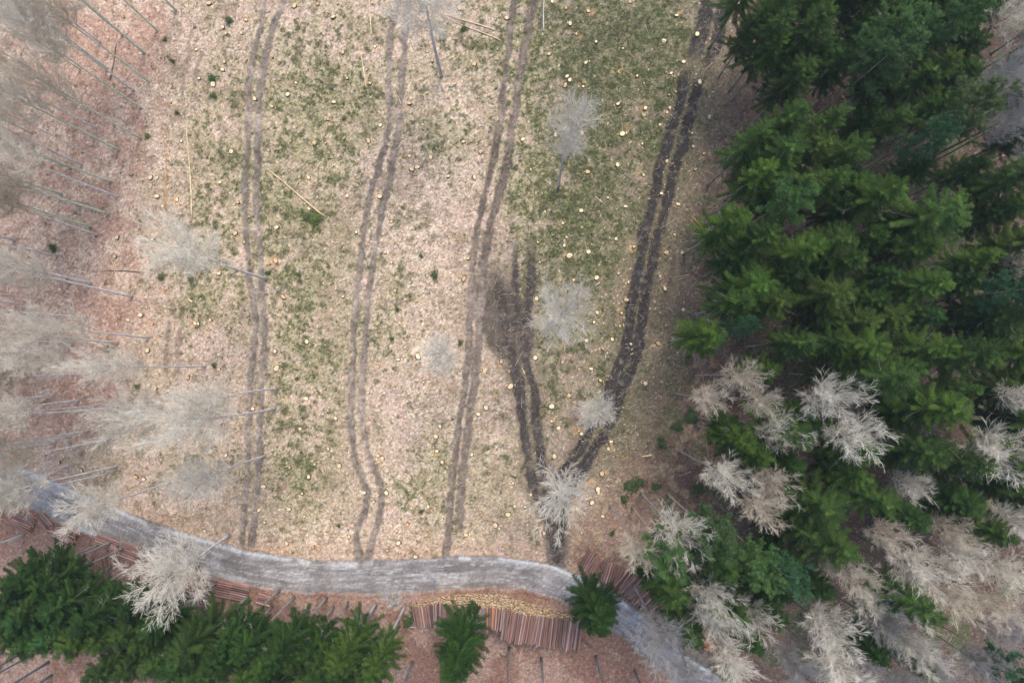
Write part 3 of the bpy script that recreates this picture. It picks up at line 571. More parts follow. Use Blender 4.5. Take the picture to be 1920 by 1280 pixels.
def put_spruce(px, py, tn, sz, zone, group, hmul=1.0, var=None):
    hs, ws = SZ[sz]; hs *= (0.88+0.16*tree_n.random())*hmul*(0.80 if tn == 'd' and zone == 'in right wood' else 1); ws *= 0.88 if zone == 'in right wood' else 0.93; var = tree_n.randrange(6) if var is None else var
    x, y = at(px, py, 26*hs*0.98); look, t = TINT[tn]; j = (0.8+0.45*tree_n.random())*(1.05 if zone == 'in right wood' else 0.75)
    o = plant('spruce_tree', SPR[var], x, y, hs, ws, tuple(j*c for c in t), group, 'spruce tree', trunk_tint=(0.62, 0.58, 0.56))
    spr_items.append((o, look+' spruce', zone, px, py)); return o
for (px, py, tn, sz) in RIGHT: put_spruce(px, py, tn, sz, 'in right wood', 'spruces in the right wood', 1.0, 4 if sz == 3 else None)
EDGE = [(1950+17*((i*7)%3), -60+72*i, 'dgyo'[i % 4], 1+(i % 2)) for i in range(15) if i not in (1, 2, 3)]+[(2020+15*((i*5)%3), -100+75*i, 'gdyg'[i % 4], 1) for i in range(15)]+[(1496+66*i, -45-14*(i % 2), 'gydo'[i % 4], 1) for i in range(7)]+[(1450+75*i, -110, 'g', 1) for i in range(7)]
for (px, py, tn, sz) in EDGE: put_spruce(px, py, tn, sz, 'in right wood', 'spruces in the right wood')
for (px, py, tn, sz) in LOWL:
    py += ((24 if px < 60 else 44) if py < 1165 else 24) if px < 290 else (82 if py < 1165 else (64 if py < 1200 else 38))
    put_spruce(px, py, tn, sz, 'in lower left wood', 'spruces in the lower left wood', 0.80)
finish_labels(spr_items, 's')
for (px, py, sz, lb, v) in ((1128, 1178, 2, 'lone dark spruce overhanging the gravel road at the end of the longest woodpile', 6), (848, 1278, 2, 'lone dark spruce hiding part of the longest woodpile', 6)):
    o = put_spruce(px, py, 'd', sz, '', 'lone spruces by the longest woodpile', 0.72 if px > 1000 else 1.0, v); o['label'] = lb
for (px, py, lb, v) in ((760, 1134, 'sparse olive spruce with grey trunk left of the longest woodpile', 5), (705, 1130, 'sparse green spruce with grey trunk by the gravel bay', 2)):
    x, y = at(px, py); o = plant('spruce_tree', SPR[v], x, y, 0.85, 0.85, (1.1, 1.05, 0.9), 'sparse spruces by the gravel bay', 'spruce tree'); o['label'] = lb
pin_items = []
for (px, py, tn, s) in ((1678, 60, 'l', 1.15), (1655, 112, 'g', 1.0), (1800, 30, 'l', 1.0), (1815, 205, 'o', 1.2), (1740, 262, 'b', 0.7), (1478, 378, 'l', 0.95), (1905, 545, 'b', 0.9), (1390, 610, 'b', 0.5), (1250, 1035, 'l', 0.95), (1335, 1000, 'g', 1.0), (1415, 1060, 'l', 0.9), (1470, 1075, 'b', 0.75), (1905, 1262, 'b', 0.8)):
    look, t = TINT[tn]; x, y = at(px, py, 24*0.93); o = plant('pine_tree', PIN[tree_n.randrange(3)], x, y, 1.06, 0.85*s, tuple(1.25*c for c in t), 'pines in the right wood', 'pine tree', trunk_tint=(1.0, 0.8, 0.65))
    pin_items.append((o, look+' puffy pine', 'in right wood', px, py))
finish_labels(pin_items, 'p')

# ------------------------------------------------------------------ bare broadleaf trees
BAR = [make_bare(301, base=0.6), make_bare(302, Rc=3.4, nl=26, fine=8, base=0.6), make_bare(303, Rc=2.5, base=0.6), make_bare(304, Rc=3.9, nl=30, fine=8, base=0.58), make_bare(305, Rc=3.0, base=0.6, nl=20, open_=1.5), make_bare(306, h=25, Rc=2.2, base=0.6, nl=18),
  make_bare(311, base=0.74, nl=18), make_bare(312, Rc=3.3, base=0.72, nl=20), make_bare(313, Rc=2.7, base=0.76, nl=16), make_bare(314, Rc=3.6, base=0.74, nl=20, open_=1.3)]
bare_items = []
BT = {'w': ('pale bare tree', (1.14, 1.12, 1.08)), 'b': ('beige bare tree', (1.05, 0.98, 0.89)), 'k': ('grey bare tree', (0.70, 0.70, 0.74))}
def put_bare(x, y, hs, ws, tn, zone, group, px, py, var=None, bark=(1, 1, 1), label=None):
    look, t = BT[tn]; j = 0.92+0.16*tree_n.random(); var = tree_n.randrange(6) if var is None else var
    o = plant('bare_tree', BAR[var], x, y, hs, ws, tuple(j*c for c in t), group, 'bare tree', lean=(tree_n.uniform(-.02, .02), tree_n.uniform(-.02, .02)), trunk_tint=bark)
    if label: o['label'] = label
    else: bare_items.append((o, look, zone, px, py))
    return o
LEFT = [(295, 58), (270, 99), (250, 170), (280, 154), (265, 203), (188, 80), (230, 65), (201, 129), (126, 178), (265, 260), (223, 282), (181, 240), (134, 315), (208, 341), (220, 369), (205, 401), (116, 364), (151, 386), (171, 425), (42, 30), (154, 309), (183, 440), (107, 480), (248, 556), (171, 531), (47, 571), (164, 595), (117, 601), (279, 633), (222, 642), (138, 642), (128, 653), (262, 677), (201, 689), (181, 700), (148, 751), (101, 741), (222, 763), (165, 808), (208, 823), (104, 830), (133, 818), (87, 853), (220, 873), (203, 887), (45, 1002), (60, 250), (30, 450), (75, 660), (45, 770), (30, 180), (110, 110), (330, 20), (7, 1221), (42, 1223), (57, 1228), (92, 1240), (97, 1265), (70, 60), (95, 150), (150, 130), (60, 330), (90, 400), (25, 520), (75, 560), (130, 520), (60, 620), (180, 760), (50, 800), (140, 870), (25, 350), (190, 300), (170, 210), (100, 210)]
for i, (px, py) in enumerate(LEFT):
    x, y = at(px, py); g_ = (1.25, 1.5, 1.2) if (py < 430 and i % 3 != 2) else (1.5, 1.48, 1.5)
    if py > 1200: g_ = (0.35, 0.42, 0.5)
    s = tree_n.uniform(0.82, 1.12)
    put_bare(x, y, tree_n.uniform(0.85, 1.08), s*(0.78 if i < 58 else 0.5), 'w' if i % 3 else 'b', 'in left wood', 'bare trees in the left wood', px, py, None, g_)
# trees picked by their base, standing in the clearing or by the road
ONE = [(1047, 352, 1.12, 0.85, 2, 'w', 'narrow pale bare tree standing alone in the upper middle of the clearing'),
 (1030, 612, 1.05, 0.82, 3, 'w', 'wide pale bare tree beside the churned mud in the clearing'),
 (1084, 757, 0.95, 0.72, 5, 'w', 'small bare tree over the dark ruts just above where they fork'),
 (1040, 878, 1.0, 0.85, 4, 'w', 'small bare tree standing where the dark ruts meet above the road'),
 (846, 668, 0.85, 0.75, 2, 'w', 'faint small bare tree in the pale middle of the clearing'),
 (828, 142, 1.05, 1.15, 3, 'w', 'bare tree at the top edge between the middle wheel tracks'),
 (500, 523, 1.0, 0.95, 1, 'w', 'leaning bare tree rooted on the leftmost grey wheel track'),
 (521, 728, 0.98, 0.7, 0, 'w', 'upper bare tree of three rooted right of the leftmost wheel track'),
 (516, 766, 1.1, 0.85, 3, 'w', 'middle bare tree of three rooted right of the leftmost wheel track'),
 (496, 855, 0.9, 0.8, 0, 'w', 'lowest bare tree of three rooted right of the leftmost wheel track'),
 (319, 903, 0.74, 0.75, 1, 'w', 'bare tree leaning over the left part of the gravel road'),
 (430, 1003, 0.72, 1.05, 3, 'w', 'bright bushy bare tree hanging over the road and log stack'),
 (385, 687, 1.0, 0.6, 1, 'w', 'bare tree rooted beside the faint left wheel track'),
 (410, 760, 0.95, 0.8, 1, 'w', 'bare tree between the left wood and the leftmost wheel track')]
for (px, py, hs, ws, v, tn, lb) in ONE:
    x, y = at(px, py); put_bare(x, y, hs, ws, tn, '', 'bare trees left standing in the clearing', px, py, v, (1.35, 1.3, 1.35), lb)
# right wood: picked by crown centre
RB = [(1380, 710, 35, 'b'), (1545, 745, 50, 'w'), (1415, 755, 38, 'b'), (1452, 805, 28, 'w'), (1588, 820, 52, 'w'), (1345, 885, 42, 'w'), (1425, 940, 46, 'b'), (1262, 990, 46, 'w'), (1185, 1015, 30, 'b'), (1850, 850, 62, 'w'), (1702, 905, 44, 'w'), (1890, 970, 48, 'w'), (1660, 1000, 42, 'b'), (1712, 1055, 55, 'w'), (1790, 1045, 55, 'w'), (1885, 1060, 46, 'w'), (1838, 1120, 50, 'b'), (1622, 1110, 48, 'w'), (1702, 1125, 38, 'w'), (1650, 1180, 42, 'k'), (1702, 1200, 40, 'w'), (1540, 1175, 55, 'w'), (1545, 1245, 68, 'w'), (1333, 1112, 28, 'w'), (1322, 1160, 32, 'w'), (1393, 1145, 28, 'w'), (1366, 1225, 46, 'w'), (1235, 1190, 52, 'k'), (1295, 1250, 50, 'k'), (1825, 1235, 45, 'k'), (1905, 745, 24, 'w'), (1890, 20, 50, 'w'), (1950, 60, 50, 'k'), (1935, 200, 50, 'k'), (1850, 160, 36, 'k'), (1930, 290, 40, 'k'), (1890, 150, 55, 'k'), (1880, 240, 42, 'k'), (1912, 500, 24, 'b'), (1905, 1170, 45, 'k'), (1770, 985, 38, 'b'), (1480, 1240, 40, 'k'), (1610, 1250, 44, 'k'), (1740, 1245, 40, 'k'), (1330, 750, 32, 'b'), (1760, 1110, 40, 'b'), (1680, 1275, 40, 'k'), (1870, 1190, 36, 'k'), (1575, 1060, 34, 'b'), (1445, 905, 34, 'b')]
for i, (px, py, rp, tn) in enumerate(RB):
    far = px > 1450 and py > 900; hs = tree_n.uniform(0.70, 0.84) if far else tree_n.uniform(0.78, 0.95); zc = 25*hs*0.88; x, y = at(px, py, zc); wsz = (0.68 if far else 0.78)*rp/(FPX/(H-zc))/3.0
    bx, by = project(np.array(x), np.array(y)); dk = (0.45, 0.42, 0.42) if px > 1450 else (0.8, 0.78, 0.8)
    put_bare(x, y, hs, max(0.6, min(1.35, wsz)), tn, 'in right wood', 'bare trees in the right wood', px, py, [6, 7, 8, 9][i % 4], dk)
for (px, py) in ((774, 1241), (955, 1213), (1015, 1233), (1118, 1229), (1190, 1256), (628, 1270), (655, 1266)):
    x, y = at(px, py); put_bare(x, y, tree_n.uniform(0.7, 1.0), 0.8, 'k', 'below the road', 'bare trees below the road', px, py, 5, (0.45, 0.45, 0.48) if py > 1200 else (0.9, 0.9, 0.95))
finish_labels(bare_items, 'b')

# ------------------------------------------------------------------ stumps
def make_stump(seed, rr=0.24, hh=0.30, notch=0.0):
    r = np.random.RandomState(seed); n = 14; V = []; ph = r.rand()*6; ov = 0.06+0.12*r.rand()
    def ring(z, k, tilt=0):
        for i in range(n):
            a = 2*math.pi*i/n; q = rr*k*(1+ov*math.cos(2*a+ph)+0.04*math.sin(5*a+ph))*(1+(0.35*max(0, math.cos(3*a+ph)) if z < 0.05 else 0)); V.append((q*math.cos(a), q*math.sin(a), z+tilt*math.cos(a+ph)*rr))
    ring(-0.25, 1.3); ring(0.02, 1.22); ring(hh*0.45, 1.04); ring(hh, 1.0, 0.12); ring(hh+0.005, 0.93, 0.12); ring(hh+0.006, 0.5, 0.12); ring(hh+0.006, 0.02, 0.12)
    F = []; mi = []
    for l in range(6):
        for i in range(n): F.append((l*n+i, l*n+(i+1) % n, (l+1)*n+(i+1) % n, (l+1)*n+i)); mi.append(0 if l < 3 else 1)
    V = np.array(V)
    if notch:
        m = (V[:, 0] > rr*0.25) & (V[:, 2] > hh*0.8); V[m, 2] -= notch
    return mesh_np('stump', V, np.array(F), [M_stumpbark, M_stumpcut], False, None, np.array(mi))
STM = [make_stump(1), make_stump(2, 0.22, 0.24), make_stump(3, 0.25, 0.28, 0.1), make_stump(4, 0.24, 0.34), make_stump(5, 0.23, 0.22, 0.08)]
def track_x(k, py):
    ps = T[k]; return float(np.interp(py, [p[1] for p in ps], [p[0] for p in ps]))
cr = np.random.RandomState(44); cx_, cy_ = [], []
for (px, py) in ST:
    x, y = at(px, py, 0.25)
    if cr.rand() < 0.6:
        m = cr.randint(3, 12); cx_ += list(x+cr.randn(m)*0.55); cy_ += list(y+cr.randn(m)*0.55)
n = len(cx_); cz_ = np.array([ground_z(a, b)+0.05 for a, b in zip(cx_, cy_)]); a = cr.rand(n)*6.28; L = 0.10+0.35*cr.rand(n)**2.5
D = np.stack([np.cos(a)*L, np.sin(a)*L, 0.1*L*cr.randn(n)], -1); C0 = np.stack([cx_, cy_, cz_], -1); V, F = prisms(C0-D/2, C0+D/2, 0.03+0.05*cr.rand(n), 0.02+0.03*cr.rand(n), 4)
M_chip = shade_mat('wood_chips', (0.46, 0.26, 0.12), (0.86, 0.74, 0.52), 0, False)
tag(link('wood_chips', mesh_np('wood_chips', V, F, M_chip, False, {'shade': np.repeat(cr.rand(n), 8)})), 'pale and orange wood chips and splinters lying round the stumps', 'wood chips', kind='stuff')
st_items = []; sr = random.Random(12)
TONE = [('cream', (1.1, 1.1, 1.05)), ('orange', (1.0, 0.80, 0.58)), ('tan', (0.85, 0.72, 0.6)), ('cream', (1.0, 0.98, 0.9))]
for i, (px, py) in enumerate(ST):
    x, y = at(px, py, 0.25); nm, tn = TONE[sr.choices([0, 1, 2, 3], [5, 1, 2, 4])[0]]
    s = sr.choice([0.62, 0.7, 0.8, 0.9, 1.0, 1.15, 1.35]); big = 'wide ' if s > 1.05 else ('small ' if s < 0.75 else '')
    o = link('stump', STM[i % 5]); o.location = (x, y, ground_z(x, y)); o.rotation_euler = (sr.uniform(-.12, .12), sr.uniform(-.12, .12), sr.random()*6.28); o.scale = (s, s*sr.uniform(0.7, 1.15), sr.uniform(0.6, 1.1)); o.color = (*tn, 1)
    tag(o, None, 'tree stump', 'cut stumps across the clearing')
    if px < track_x('t1a', py): z_ = 'left of first track'
    elif px < track_x('t2a', py): z_ = 'between tracks one and two'
    elif px < track_x('t3a', py): z_ = 'between tracks two and three'
    elif px < track_x('t5a', py): z_ = 'between track three and ruts'
    else: z_ = 'right of dark ruts'
    st_items.append((o, big+nm+' stump', z_, px, py))
finish_labels(st_items, 'st')

# ------------------------------------------------------------------ logs
def make_log(seed, L=1.0, n=10, rings=6, taper=0.12, wob=0.02):
    """unit log along X from -0.5 to 0.5, radius 1 at the thick end (scaled per object)"""
    r = np.random.RandomState(seed); V = []; F = []; mi = []
    a, b = r.rand(2)*6
    xs = [-0.5, -0.5, -0.5]+list(np.linspace(-0.498, 0.498, rings))+[0.5, 0.5, 0.5]
    ks = [0.02, 0.5, 0.93]+[1-taper*(i/(rings-1))+0.04*r.randn() for i in range(rings)]+[0.93-taper, 0.5-taper/2, 0.02]
    for x, k in zip(xs, ks):
        cy = wob*math.sin(x*3+a)*10*0.3; cz = wob*math.cos(x*2.5+b)*10*0.3
        for i in range(n):
            t = 2*math.pi*i/n; V.append((x*L, cy+k*math.cos(t)*(1+0.03*math.cos(3*t+a)), cz+k*math.sin(t)))
    for l in range(len(xs)-1):
        for i in range(n): F.append((l*n+i, (l+1)*n+i, (l+1)*n+(i+1) % n, l*n+(i+1) % n)); mi.append(1 if l < 2 or l > rings+2 else 0)
    return np.array(V), np.array(F), np.array(mi)
LOGRAW = [make_log(s) for s in (1, 2, 3, 4)]
LOGM = [mesh_np('log', v, f, [M_log, M_cut], False, None, m) for v, f, m in LOGRAW]
lr = random.Random(5)
BARKS = [('reddish', (1.1, 0.92, 0.86)), ('grey', (0.98, 1.08, 1.16)), ('pinkish', (1.3, 1.2, 1.15)), ('brown', (0.85, 0.72, 0.62)), ('dark', (0.60, 0.55, 0.55)), ('orange', (1.6, 0.9, 0.45))]
def put_log(c, d, L, rad, label, group, bark=None):
    d = Vector(d).normalized(); o = link('log', LOGM[lr.randrange(4)]); o.location = c
    o.rotation_mode = 'QUATERNION'; o.rotation_quaternion = d.to_track_quat('X', 'Z'); o.scale = (L, rad, rad)
    bk = bark if bark is not None else lr.choices(range(6), [5, 4, 4, 4, 2, 0.12])[0]
    nm, cc = BARKS[bk]; jb = lr.uniform(0.6, 1.35); o.color = (*[q*jb for q in cc], 1)
    tag(o, f'{nm} log {label}', 'log', group); return o
# long roadside woodpile: front foot line (px), height, log length
FOOT = [(774, 1131), (800, 1127), (830, 1118), (860, 1114), (900, 1112), (940, 1114), (970, 1122), (1000, 1132), (1040, 1143), (1070, 1152), (1092, 1161)]
fx = np.array([at(*p) for p in FOOT]); seg = np.r_[0, np.cumsum(np.linalg.norm(np.diff(fx, axis=0), axis=1))]; TOT = seg[-1]
HT = np.interp(seg, seg, [0.75, 1.2, 2.0, 3.1, 3.7, 3.9, 3.9, 3.3, 2.3, 1.5, 0.8])
rad0 = 0.128; dz = rad0*1.76; V = []; F = []; MI = []; SH = []; off = 0; tops = []
ncol = int(TOT/(rad0*2.02))
for k in range(20):
    for i in range(ncol+1):
        s = (i+0.5*(k % 2))*rad0*2.02
        if s > TOT: continue
        hmax = np.interp(s, seg, HT); z = rad0+k*dz
        if z > hmax: continue
        cx = np.interp(s, seg, fx[:, 0]); cy = np.interp(s, seg, fx[:, 1]); u = s/TOT
        Lg = (3.0 if cx < -2.5 else 3.9)*(1+lr.uniform(-0.07, 0.05))
        ang = np.interp(u, [0, 0.45, 0.6, 1.0], [-1.50, -1.62, -1.76, -1.70])+lr.uniform(-0.05, 0.05)       # heading of the log away from the road
        if u < 0.1: ang = -1.40
        d = np.array([math.cos(ang), math.sin(ang), lr.uniform(-0.01, 0.01)]); st = 0.15*z+lr.uniform(-0.13, 0.13)
        c = np.array([cx, cy, z])+d*(st+Lg/2); rr = rad0*lr.uniform(0.70, 1.15)
        if z+dz > hmax: tops.append((s, c, d, Lg, rr))
        else:
            v, f, m = LOGRAW[lr.randrange(4)]; v = v*np.array([Lg, rr, rr]); X = d/np.linalg.norm(d); Yv = np.cross([0, 0, 1], X); Yv /= np.linalg.norm(Yv); Zv = np.cross(X, Yv)
            V.append(v[:, 0:1]*X+v[:, 1:2]*Yv+v[:, 2:3]*Zv+c); F.append(f+off); off += len(v); MI.append(m); SH.append(np.full(len(v), lr.random()))
M_log2 = shade_mat('pile_log_bark', (0.10, 0.06, 0.05), (0.38, 0.26, 0.23), 0, False, 0.9); M_cut2 = shade_mat('pile_cut_wood', (0.55, 0.38, 0.15), (0.95, 0.78, 0.42), 0, False, 0.9)
tag(link('stacked_logs', mesh_np('stacked_logs', np.concatenate(V), np.concatenate(F), [M_log2, M_cut2], False, {'shade': np.concatenate(SH)}, np.concatenate(MI))), 'hundreds of yellow log ends stacked under the top row of the longest woodpile', 'logs', kind='stuff')
tops.sort(key=lambda q: q[0]); ntop = len(tops)
for i, (s, c, d, Lg, rr) in enumerate(tops):
    j = i if i < ntop/2 else ntop-1-i; side = 'left' if i < ntop/2 else 'right'
    put_log(c, d, Lg, rr, f'on top of longest woodpile, {ordinal(j)} from its {side} end', 'logs on top of the longest woodpile')
# smaller stacks: (name, px,py of stack centre, heading in photo deg (0 = right, + = down), length px, number across, layers, across spread px, radius, group)
def stack(px, py, deg, Lpx, nac, layers, rad, where, group, jit=0.05, fan=0.0, spread=None, bark=None, step=1.0):
    a = R(-deg); cx, cy = at(px, py, layers*rad); L = Lpx*0.0742*0.98; nv = np.array([-math.sin(a), math.cos(a)]) ; cnt = 0; lst = []
    w = (spread*0.0742 if spread else nac*2*rad*1.06)
    for k in range(layers):
        m = max(1, int(round(nac*(1-0.10*k))))
        for i in range(m):
            u = (i-(m-1)/2)/max(nac, 1); aa = a+fan*u+lr.uniform(-jit, jit); dd = (math.cos(aa), math.sin(aa), lr.uniform(-jit, jit)*0.4); q = lr.uniform(-1, 1)*jit*4
            lst.append((k, -u, (cx+nv[0]*u*w+dd[0]*q, cy+nv[1]*u*w+dd[1]*q, rad+k*rad*1.8+ground_z(cx, cy)), dd, L*lr.uniform(0.93, 1.03), rad*lr.uniform(0.8, 1.1)))
    lst.sort(key=lambda t: (-t[0], t[1]))
    lay = ['bottom', 'lower', 'middle', 'upper', 'top'] if layers > 3 else {1: ['only'], 2: ['bottom', 'top'], 3: ['bottom', 'middle', 'top']}[layers]
    if layers == 4: lay = ['bottom', 'lower', 'upper', 'top']
    last = None; i = 0
    for (k, u, c, dd, L_, r_) in lst:
        i = 0 if k != last else i+1; last = k
        put_log(c, dd, L_, r_, f'{where}, {lay[k]} layer, {ordinal(i)} from its upper edge', group, bark)
stack(117, 1012, 27, 41, 11, 4, 0.15, "in yellow-ended left stack", 'logs in the upper left stacks', 0.05)
stack(85, 978, 55, 30, 4, 2, 0.15, "in loose heap above left stack", 'logs in the upper left stacks', 0.16)
stack(44, 978, 24, 40, 8, 3, 0.14, "in leftmost stack under bare crown", 'logs in the upper left stacks', 0.06)
stack(200, 1018, 22, 48, 5, 2, 0.15, "in stack on cross bearers", 'logs in the left roadside stacks', 0.03)
stack(202, 1050, 78, 24, 4, 1, 0.13, "sticking out under cross-bearer stack", 'logs in the left roadside stacks', 0.05, spread=28)
stack(240, 1036, 19, 38, 8, 2, 0.15, "in stack left of bright tree", 'logs in the left roadside stacks', 0.03)
stack(272, 1054, 19, 30, 8, 2, 0.15, "in stack under bright tree", 'logs in the left roadside stacks', 0.05)
stack(392, 1098, 12, 29, 8, 2, 0.14, "in triple stack's left third", 'logs in the left roadside stacks', 0.02)
stack(420, 1105, 12, 29, 8, 2, 0.15, "in triple stack's middle third", 'logs in the left roadside stacks', 0.02)
stack(449, 1111, 12, 33, 8, 2, 0.15, "in triple stack's right third", 'logs in the left roadside stacks', 0.02)
stack(497, 1124, 14, 30, 6, 2, 0.14, "in smallest stack above bottom spruces", 'logs in the left roadside stacks', 0.04)
stack(1108, 1052, -58, 38, 7, 2, 0.17, "in heap right of road fork", 'logs in the right roadside heaps', 0.08, spread=34)
stack(1092, 1047, -33, 24, 3, 1, 0.14, "beside heap right of fork", 'logs in the right roadside heaps', 0.08)
stack(1128, 1062, 70, 40, 1, 1, 0.18, "askew between two right heaps", 'logs in the right roadside heaps', 0.02)
stack(1146, 1076, -70, 42, 6, 2, 0.17, "in long right heap's top part", 'logs in the right roadside heaps', 0.07, spread=30)
stack(1172, 1092, -52, 40, 9, 2, 0.17, "in long right heap's middle", 'logs in the right roadside heaps', 0.09, spread=40)
stack(1202, 1114, -48, 38, 10, 2, 0.16, "in long right heap's lower part", 'logs in the right roadside heaps', 0.10, spread=44)
stack(1228, 1128, -42, 26, 6, 1, 0.16, "at long right heap's far end", 'logs in the right roadside heaps', 0.12, spread=34)
stack(1325, 1197, -24, 20, 9, 2, 0.14, "in small stack among right trees", 'logs in the right wood stack', 0.05, bark=5)
# felled poles lying on the ground
POLE = [(352, 240, 359, 415, .11, 'p', 'long pale peeled pole lying upright at the left edge of the clearing'), (500, 318, 610, 405, .11, 'p', 'long pale pole lying slanted between the first two wheel tracks'),
 (693, -5, 696, 67, .09, 'p', 'short tan pole near the top edge left of the second wheel track'), (672, 82, 688, 165, .09, 'p', 'crooked pale pole below the short tan pole'),
 (845, 30, 928, 58, .10, 'p', 'upper of two slanted pale poles by the third wheel track'), (850, 40, 940, 78, .08, 'p', 'lower of two slanted pale poles by the third wheel track'), (1020, -5, 1019, 60, .12, 'g', 'grey pole lying beside the third wheel track at the top edge'),
 (207, 480, 227, 543, .08, 'p', 'thin pale pole on the left wood floor'), (272, 467, 281, 513, .08, 'p', 'short pale pole at the edge of the left wood'), (219, 82, 207, 150, .09, 'd', 'dark thin fallen stem between the upper left bare trees'), (585, 326, 603, 303, .07, 'p', 'tiny pale pole above the long slanted pole'), (595, 350, 606, 359, .07, 'p', 'tiny pale stick beside the long slanted pole'),
 (310, 240, 313, 400, .05, 'o', 'thin orange stem lying left of the long peeled pole'), (195, 507, 262, 510, .07, 'd', 'thin dark stem lying across the left wood floor'), (1295, 405, 1317, 428, .16, 'o', 'splintered orange log at the edge of the right wood'),
 (769, 1175, 800, 1174, .09, 'g', 'short grey pole below the left end of the longest woodpile'), (978, 688, 984, 700, .08, 'p', 'short pale stick lying on the forked mud track'), (1203, 856, 1222, 852, .14, 'p', 'pale broken chunk of wood at the edge of the right wood'), (1165, 862, 1178, 856, .1, 'o', 'small orange log right of the dark ruts'),
 (1116, 535, 1125, 530, .13, 'p', 'short white log lying right of the wide bare tree'), (353, 562, 362, 566, .16, 'p', 'short thick white log left of the first track'), (1092, 1200, 1110, 1212, .14, 'd', 'dark log end past the right end of the longest woodpile'), (1116, 369, 1130, 380, .08, 'p', 'small pale stick right of the third wheel track'), (1338, 216, 1341, 224, .17, 'd', 'short brown log beside a stump near the right wood'),
 (742, 170, 752, 196, .05, 'p', 'curved pale stick between the second pair of wheel ruts'), (640, 860, 652, 866, .05, 'p', 'small pale stick left of the second wheel track'), (297, 540, 314, 544, .08, 'o', 'small orange pole beside the faint left track')]
for (ax, ay, bx, by, rr, t, lb) in POLE:
    A = at(ax, ay); Bp = at(bx, by); n_ = 7; L = math.hypot(Bp[0]-A[0], Bp[1]-A[1]); ph = lr.random()*6
    pts = []
    for i in range(n_):
        f = i/(n_-1); ox = math.sin(f*4+ph)*0.012*L; X = A[0]+(Bp[0]-A[0])*f+ox*(Bp[1]-A[1])/L; Y = A[1]+(Bp[1]-A[1])*f-ox*(Bp[0]-A[0])/L
        pts.append((X, Y, ground_z(X, Y)+rr*0.8+0.03))
    v, f = tube_path(pts, [rr*(0.55+0.45*i/(n_-1)) for i in range(n_)], 8)
    c0 = np.array(pts).mean(0); o = link('fallen_pole', mesh_np('fallen_pole', v-c0, f, {'p': M_pole, 'o': M_cut, 'g': M_bark, 'd': M_stumpbark}[t], True)); o.location = c0
    o.color = {'p': (1.1, 1.05, 0.95, 1), 'o': (1.0, 0.7, 0.45, 1), 'g': (1.2, 1.15, 1.1, 1), 'd': (1, 1, 1, 1)}[t]; tag(o, lb, 'fallen pole', 'poles left lying on the ground')

# ------------------------------------------------------------------ shrubs
def make_shrub(seed, n=420):
    r = np.random.RandomState(seed); az = r.rand(n)*6.283; rr = np.abs(r.randn(n))*0.45*(0.6+0.7*np.cos(az*1.5+seed)**2); z = 0.1+0.45*r.rand(n)*(1-0.5*rr)
    C = np.stack([np.cos(az)*rr, np.sin(az)*rr, z], -1); a = r.rand(n)*6.28; L = 0.12+0.16*r.rand(n); D = np.stack([np.cos(a)*L, np.sin(a)*L, (r.rand(n)-0.2)*0.12], -1)
    v, f = prisms(C, C+D, 0.045, 0.01, 3); st = np.zeros((14, 3)); e = np.stack([np.cos(np.arange(14))*0.6, np.sin(np.arange(14))*0.6, 0.35+0*np.arange(14)], -1)
    v2, f2 = prisms(st+0.0*e, e, 0.02, 0.01, 3)
    return mesh_np('shrub', np.concatenate([v, v2]), np.concatenate([f, f2+len(v)]), M_shrub, False, {'shade': np.concatenate([np.repeat(r.rand(n), 6), np.zeros(len(v2))])})
SHR = [make_shrub(i) for i in (1, 2, 3)]
sh_items = []
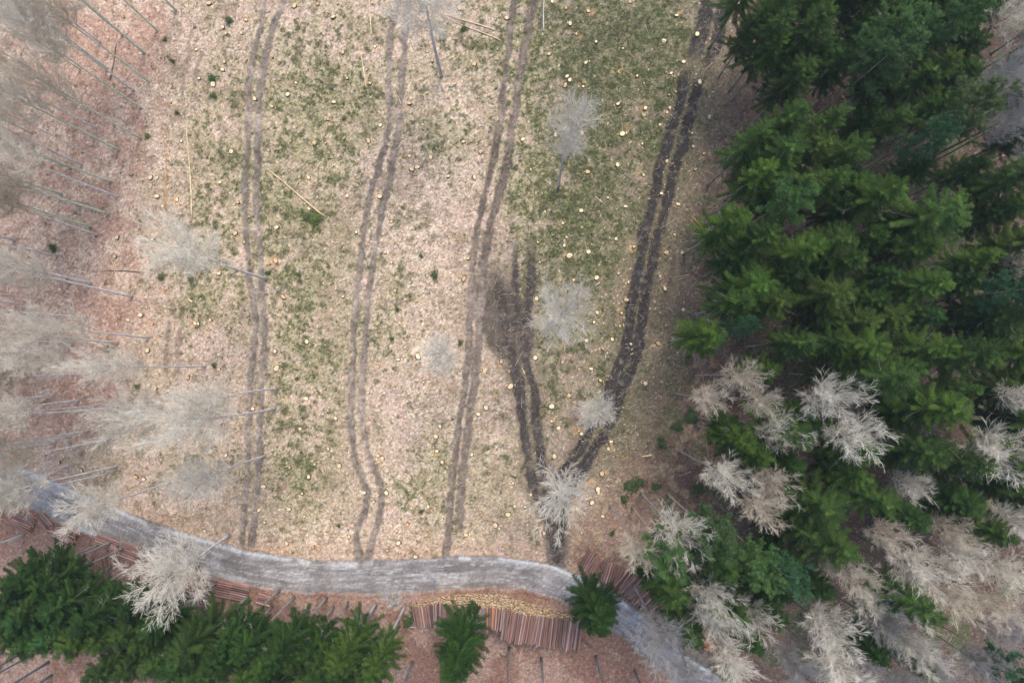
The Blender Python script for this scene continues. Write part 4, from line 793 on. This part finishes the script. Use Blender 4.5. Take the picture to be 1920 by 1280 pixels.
for (px, py, s, tn) in ((592, 412, 1.5, 'y'), (575, 408, 1.0, 'g'), (815, 516, 1.2, 'g'), (560, 515, .7, 'g'), (503, 512, .7, 'd'), (645, 222, .7, 'y'), (277, 256, .7, 'y'), (863, 642, .8, 'g'), (735, 635, .6, 'g'), (380, 735, 1.0, 'd'), (402, 685, .7, 'd'), (258, 725, .8, 'g'), (205, 655, 1.1, 'o'), (325, 115, .6, 'd'), (332, 212, .7, 'd'), (100, 465, 1.2, 'd'), (870, 55, 1.0, 'd'), (745, 580, .7, 'd'), (790, 480, .6, 'g'), (1180, 910, 1.5, 'd'), (1198, 905, 1.2, 'd'), (1230, 912, 1.1, 'd'), (1170, 935, 1.1, 'd'), (1310, 915, 1.6, 'd'), (1295, 780, 1.7, 'd'), (1240, 830, 1.5, 'd'), (1148, 998, .8, 'd'), (1270, 800, 1.4, 'd'), (310, 75, .6, 'd'), (398, 148, 1.1, 'd'), (400, 180, .9, 'g'), (430, 40, 1.0, 'd'), (360, 525, .8, 'g'), (304, 520, .9, 'g'), (780, 1150, 1.6, 'd'), (765, 1165, 1.4, 'd'), (790, 958, .7, 'g'), (635, 985, .5, 'd'), (920, 640, .0, 'd')):
    if not s: continue
    x, y = at(px, py); o = link('shrub', SHR[sh_items.__len__() % 3]); o.location = (x, y, ground_z(x, y)); o.rotation_euler = (0, 0, lr.random()*6.28); s *= 0.85; o.scale = (s, s*lr.uniform(0.6, 1.1), s*0.8)
    look, t = TINT[tn]; o.color = (*t, 1); tag(o, None, 'shrub', 'low green shrubs and brambles')
    sh_items.append((o, 'low '+look+' shrub', 'left of first track' if px < track_x('t1a', py) else ('between track one and ruts' if px < track_x('t5a', py) else 'right of dark ruts'), px, py))
finish_labels(sh_items, 'sh')
print('trees', len(spr_items), len(bare_items), 'stumps', len(ST), 'top logs', ntop, 'objects', len(bpy.data.objects))

# ------------------------------------------------------------------ put in to lift the dark tones: haze
hz = bpy.data.materials.new('added_haze'); hz.use_nodes = True; t = hz.node_tree; t.nodes.clear()
out = t.nodes.new('ShaderNodeOutputMaterial'); pv = t.nodes.new('ShaderNodeVolumePrincipled'); pv.inputs['Density'].default_value = 0.00025
pv.inputs['Color'].default_value = (0.80, 0.92, 1.0, 1); pv.inputs['Anisotropy'].default_value = 0.2; t.links.new(pv.outputs[0], out.inputs['Volume'])
HB = 720.0; zb, zt = -2.0, 97.0
V = np.array([(sx*HB, sy*HB, z) for z in (zb, zt) for sx, sy in ((-1, -1), (1, -1), (1, 1), (-1, 1))]); F = np.array([(3, 2, 1, 0), (4, 5, 6, 7), (0, 1, 5, 4), (1, 2, 6, 5), (2, 3, 7, 6), (3, 0, 4, 7)])
tag(link('added_haze', mesh_np('added_haze', V, F, hz)), 'added thin pale volume over the whole wood, lifting its dark tones', 'added_haze', kind='stuff')
scene.cycles.volume_bounces = 0
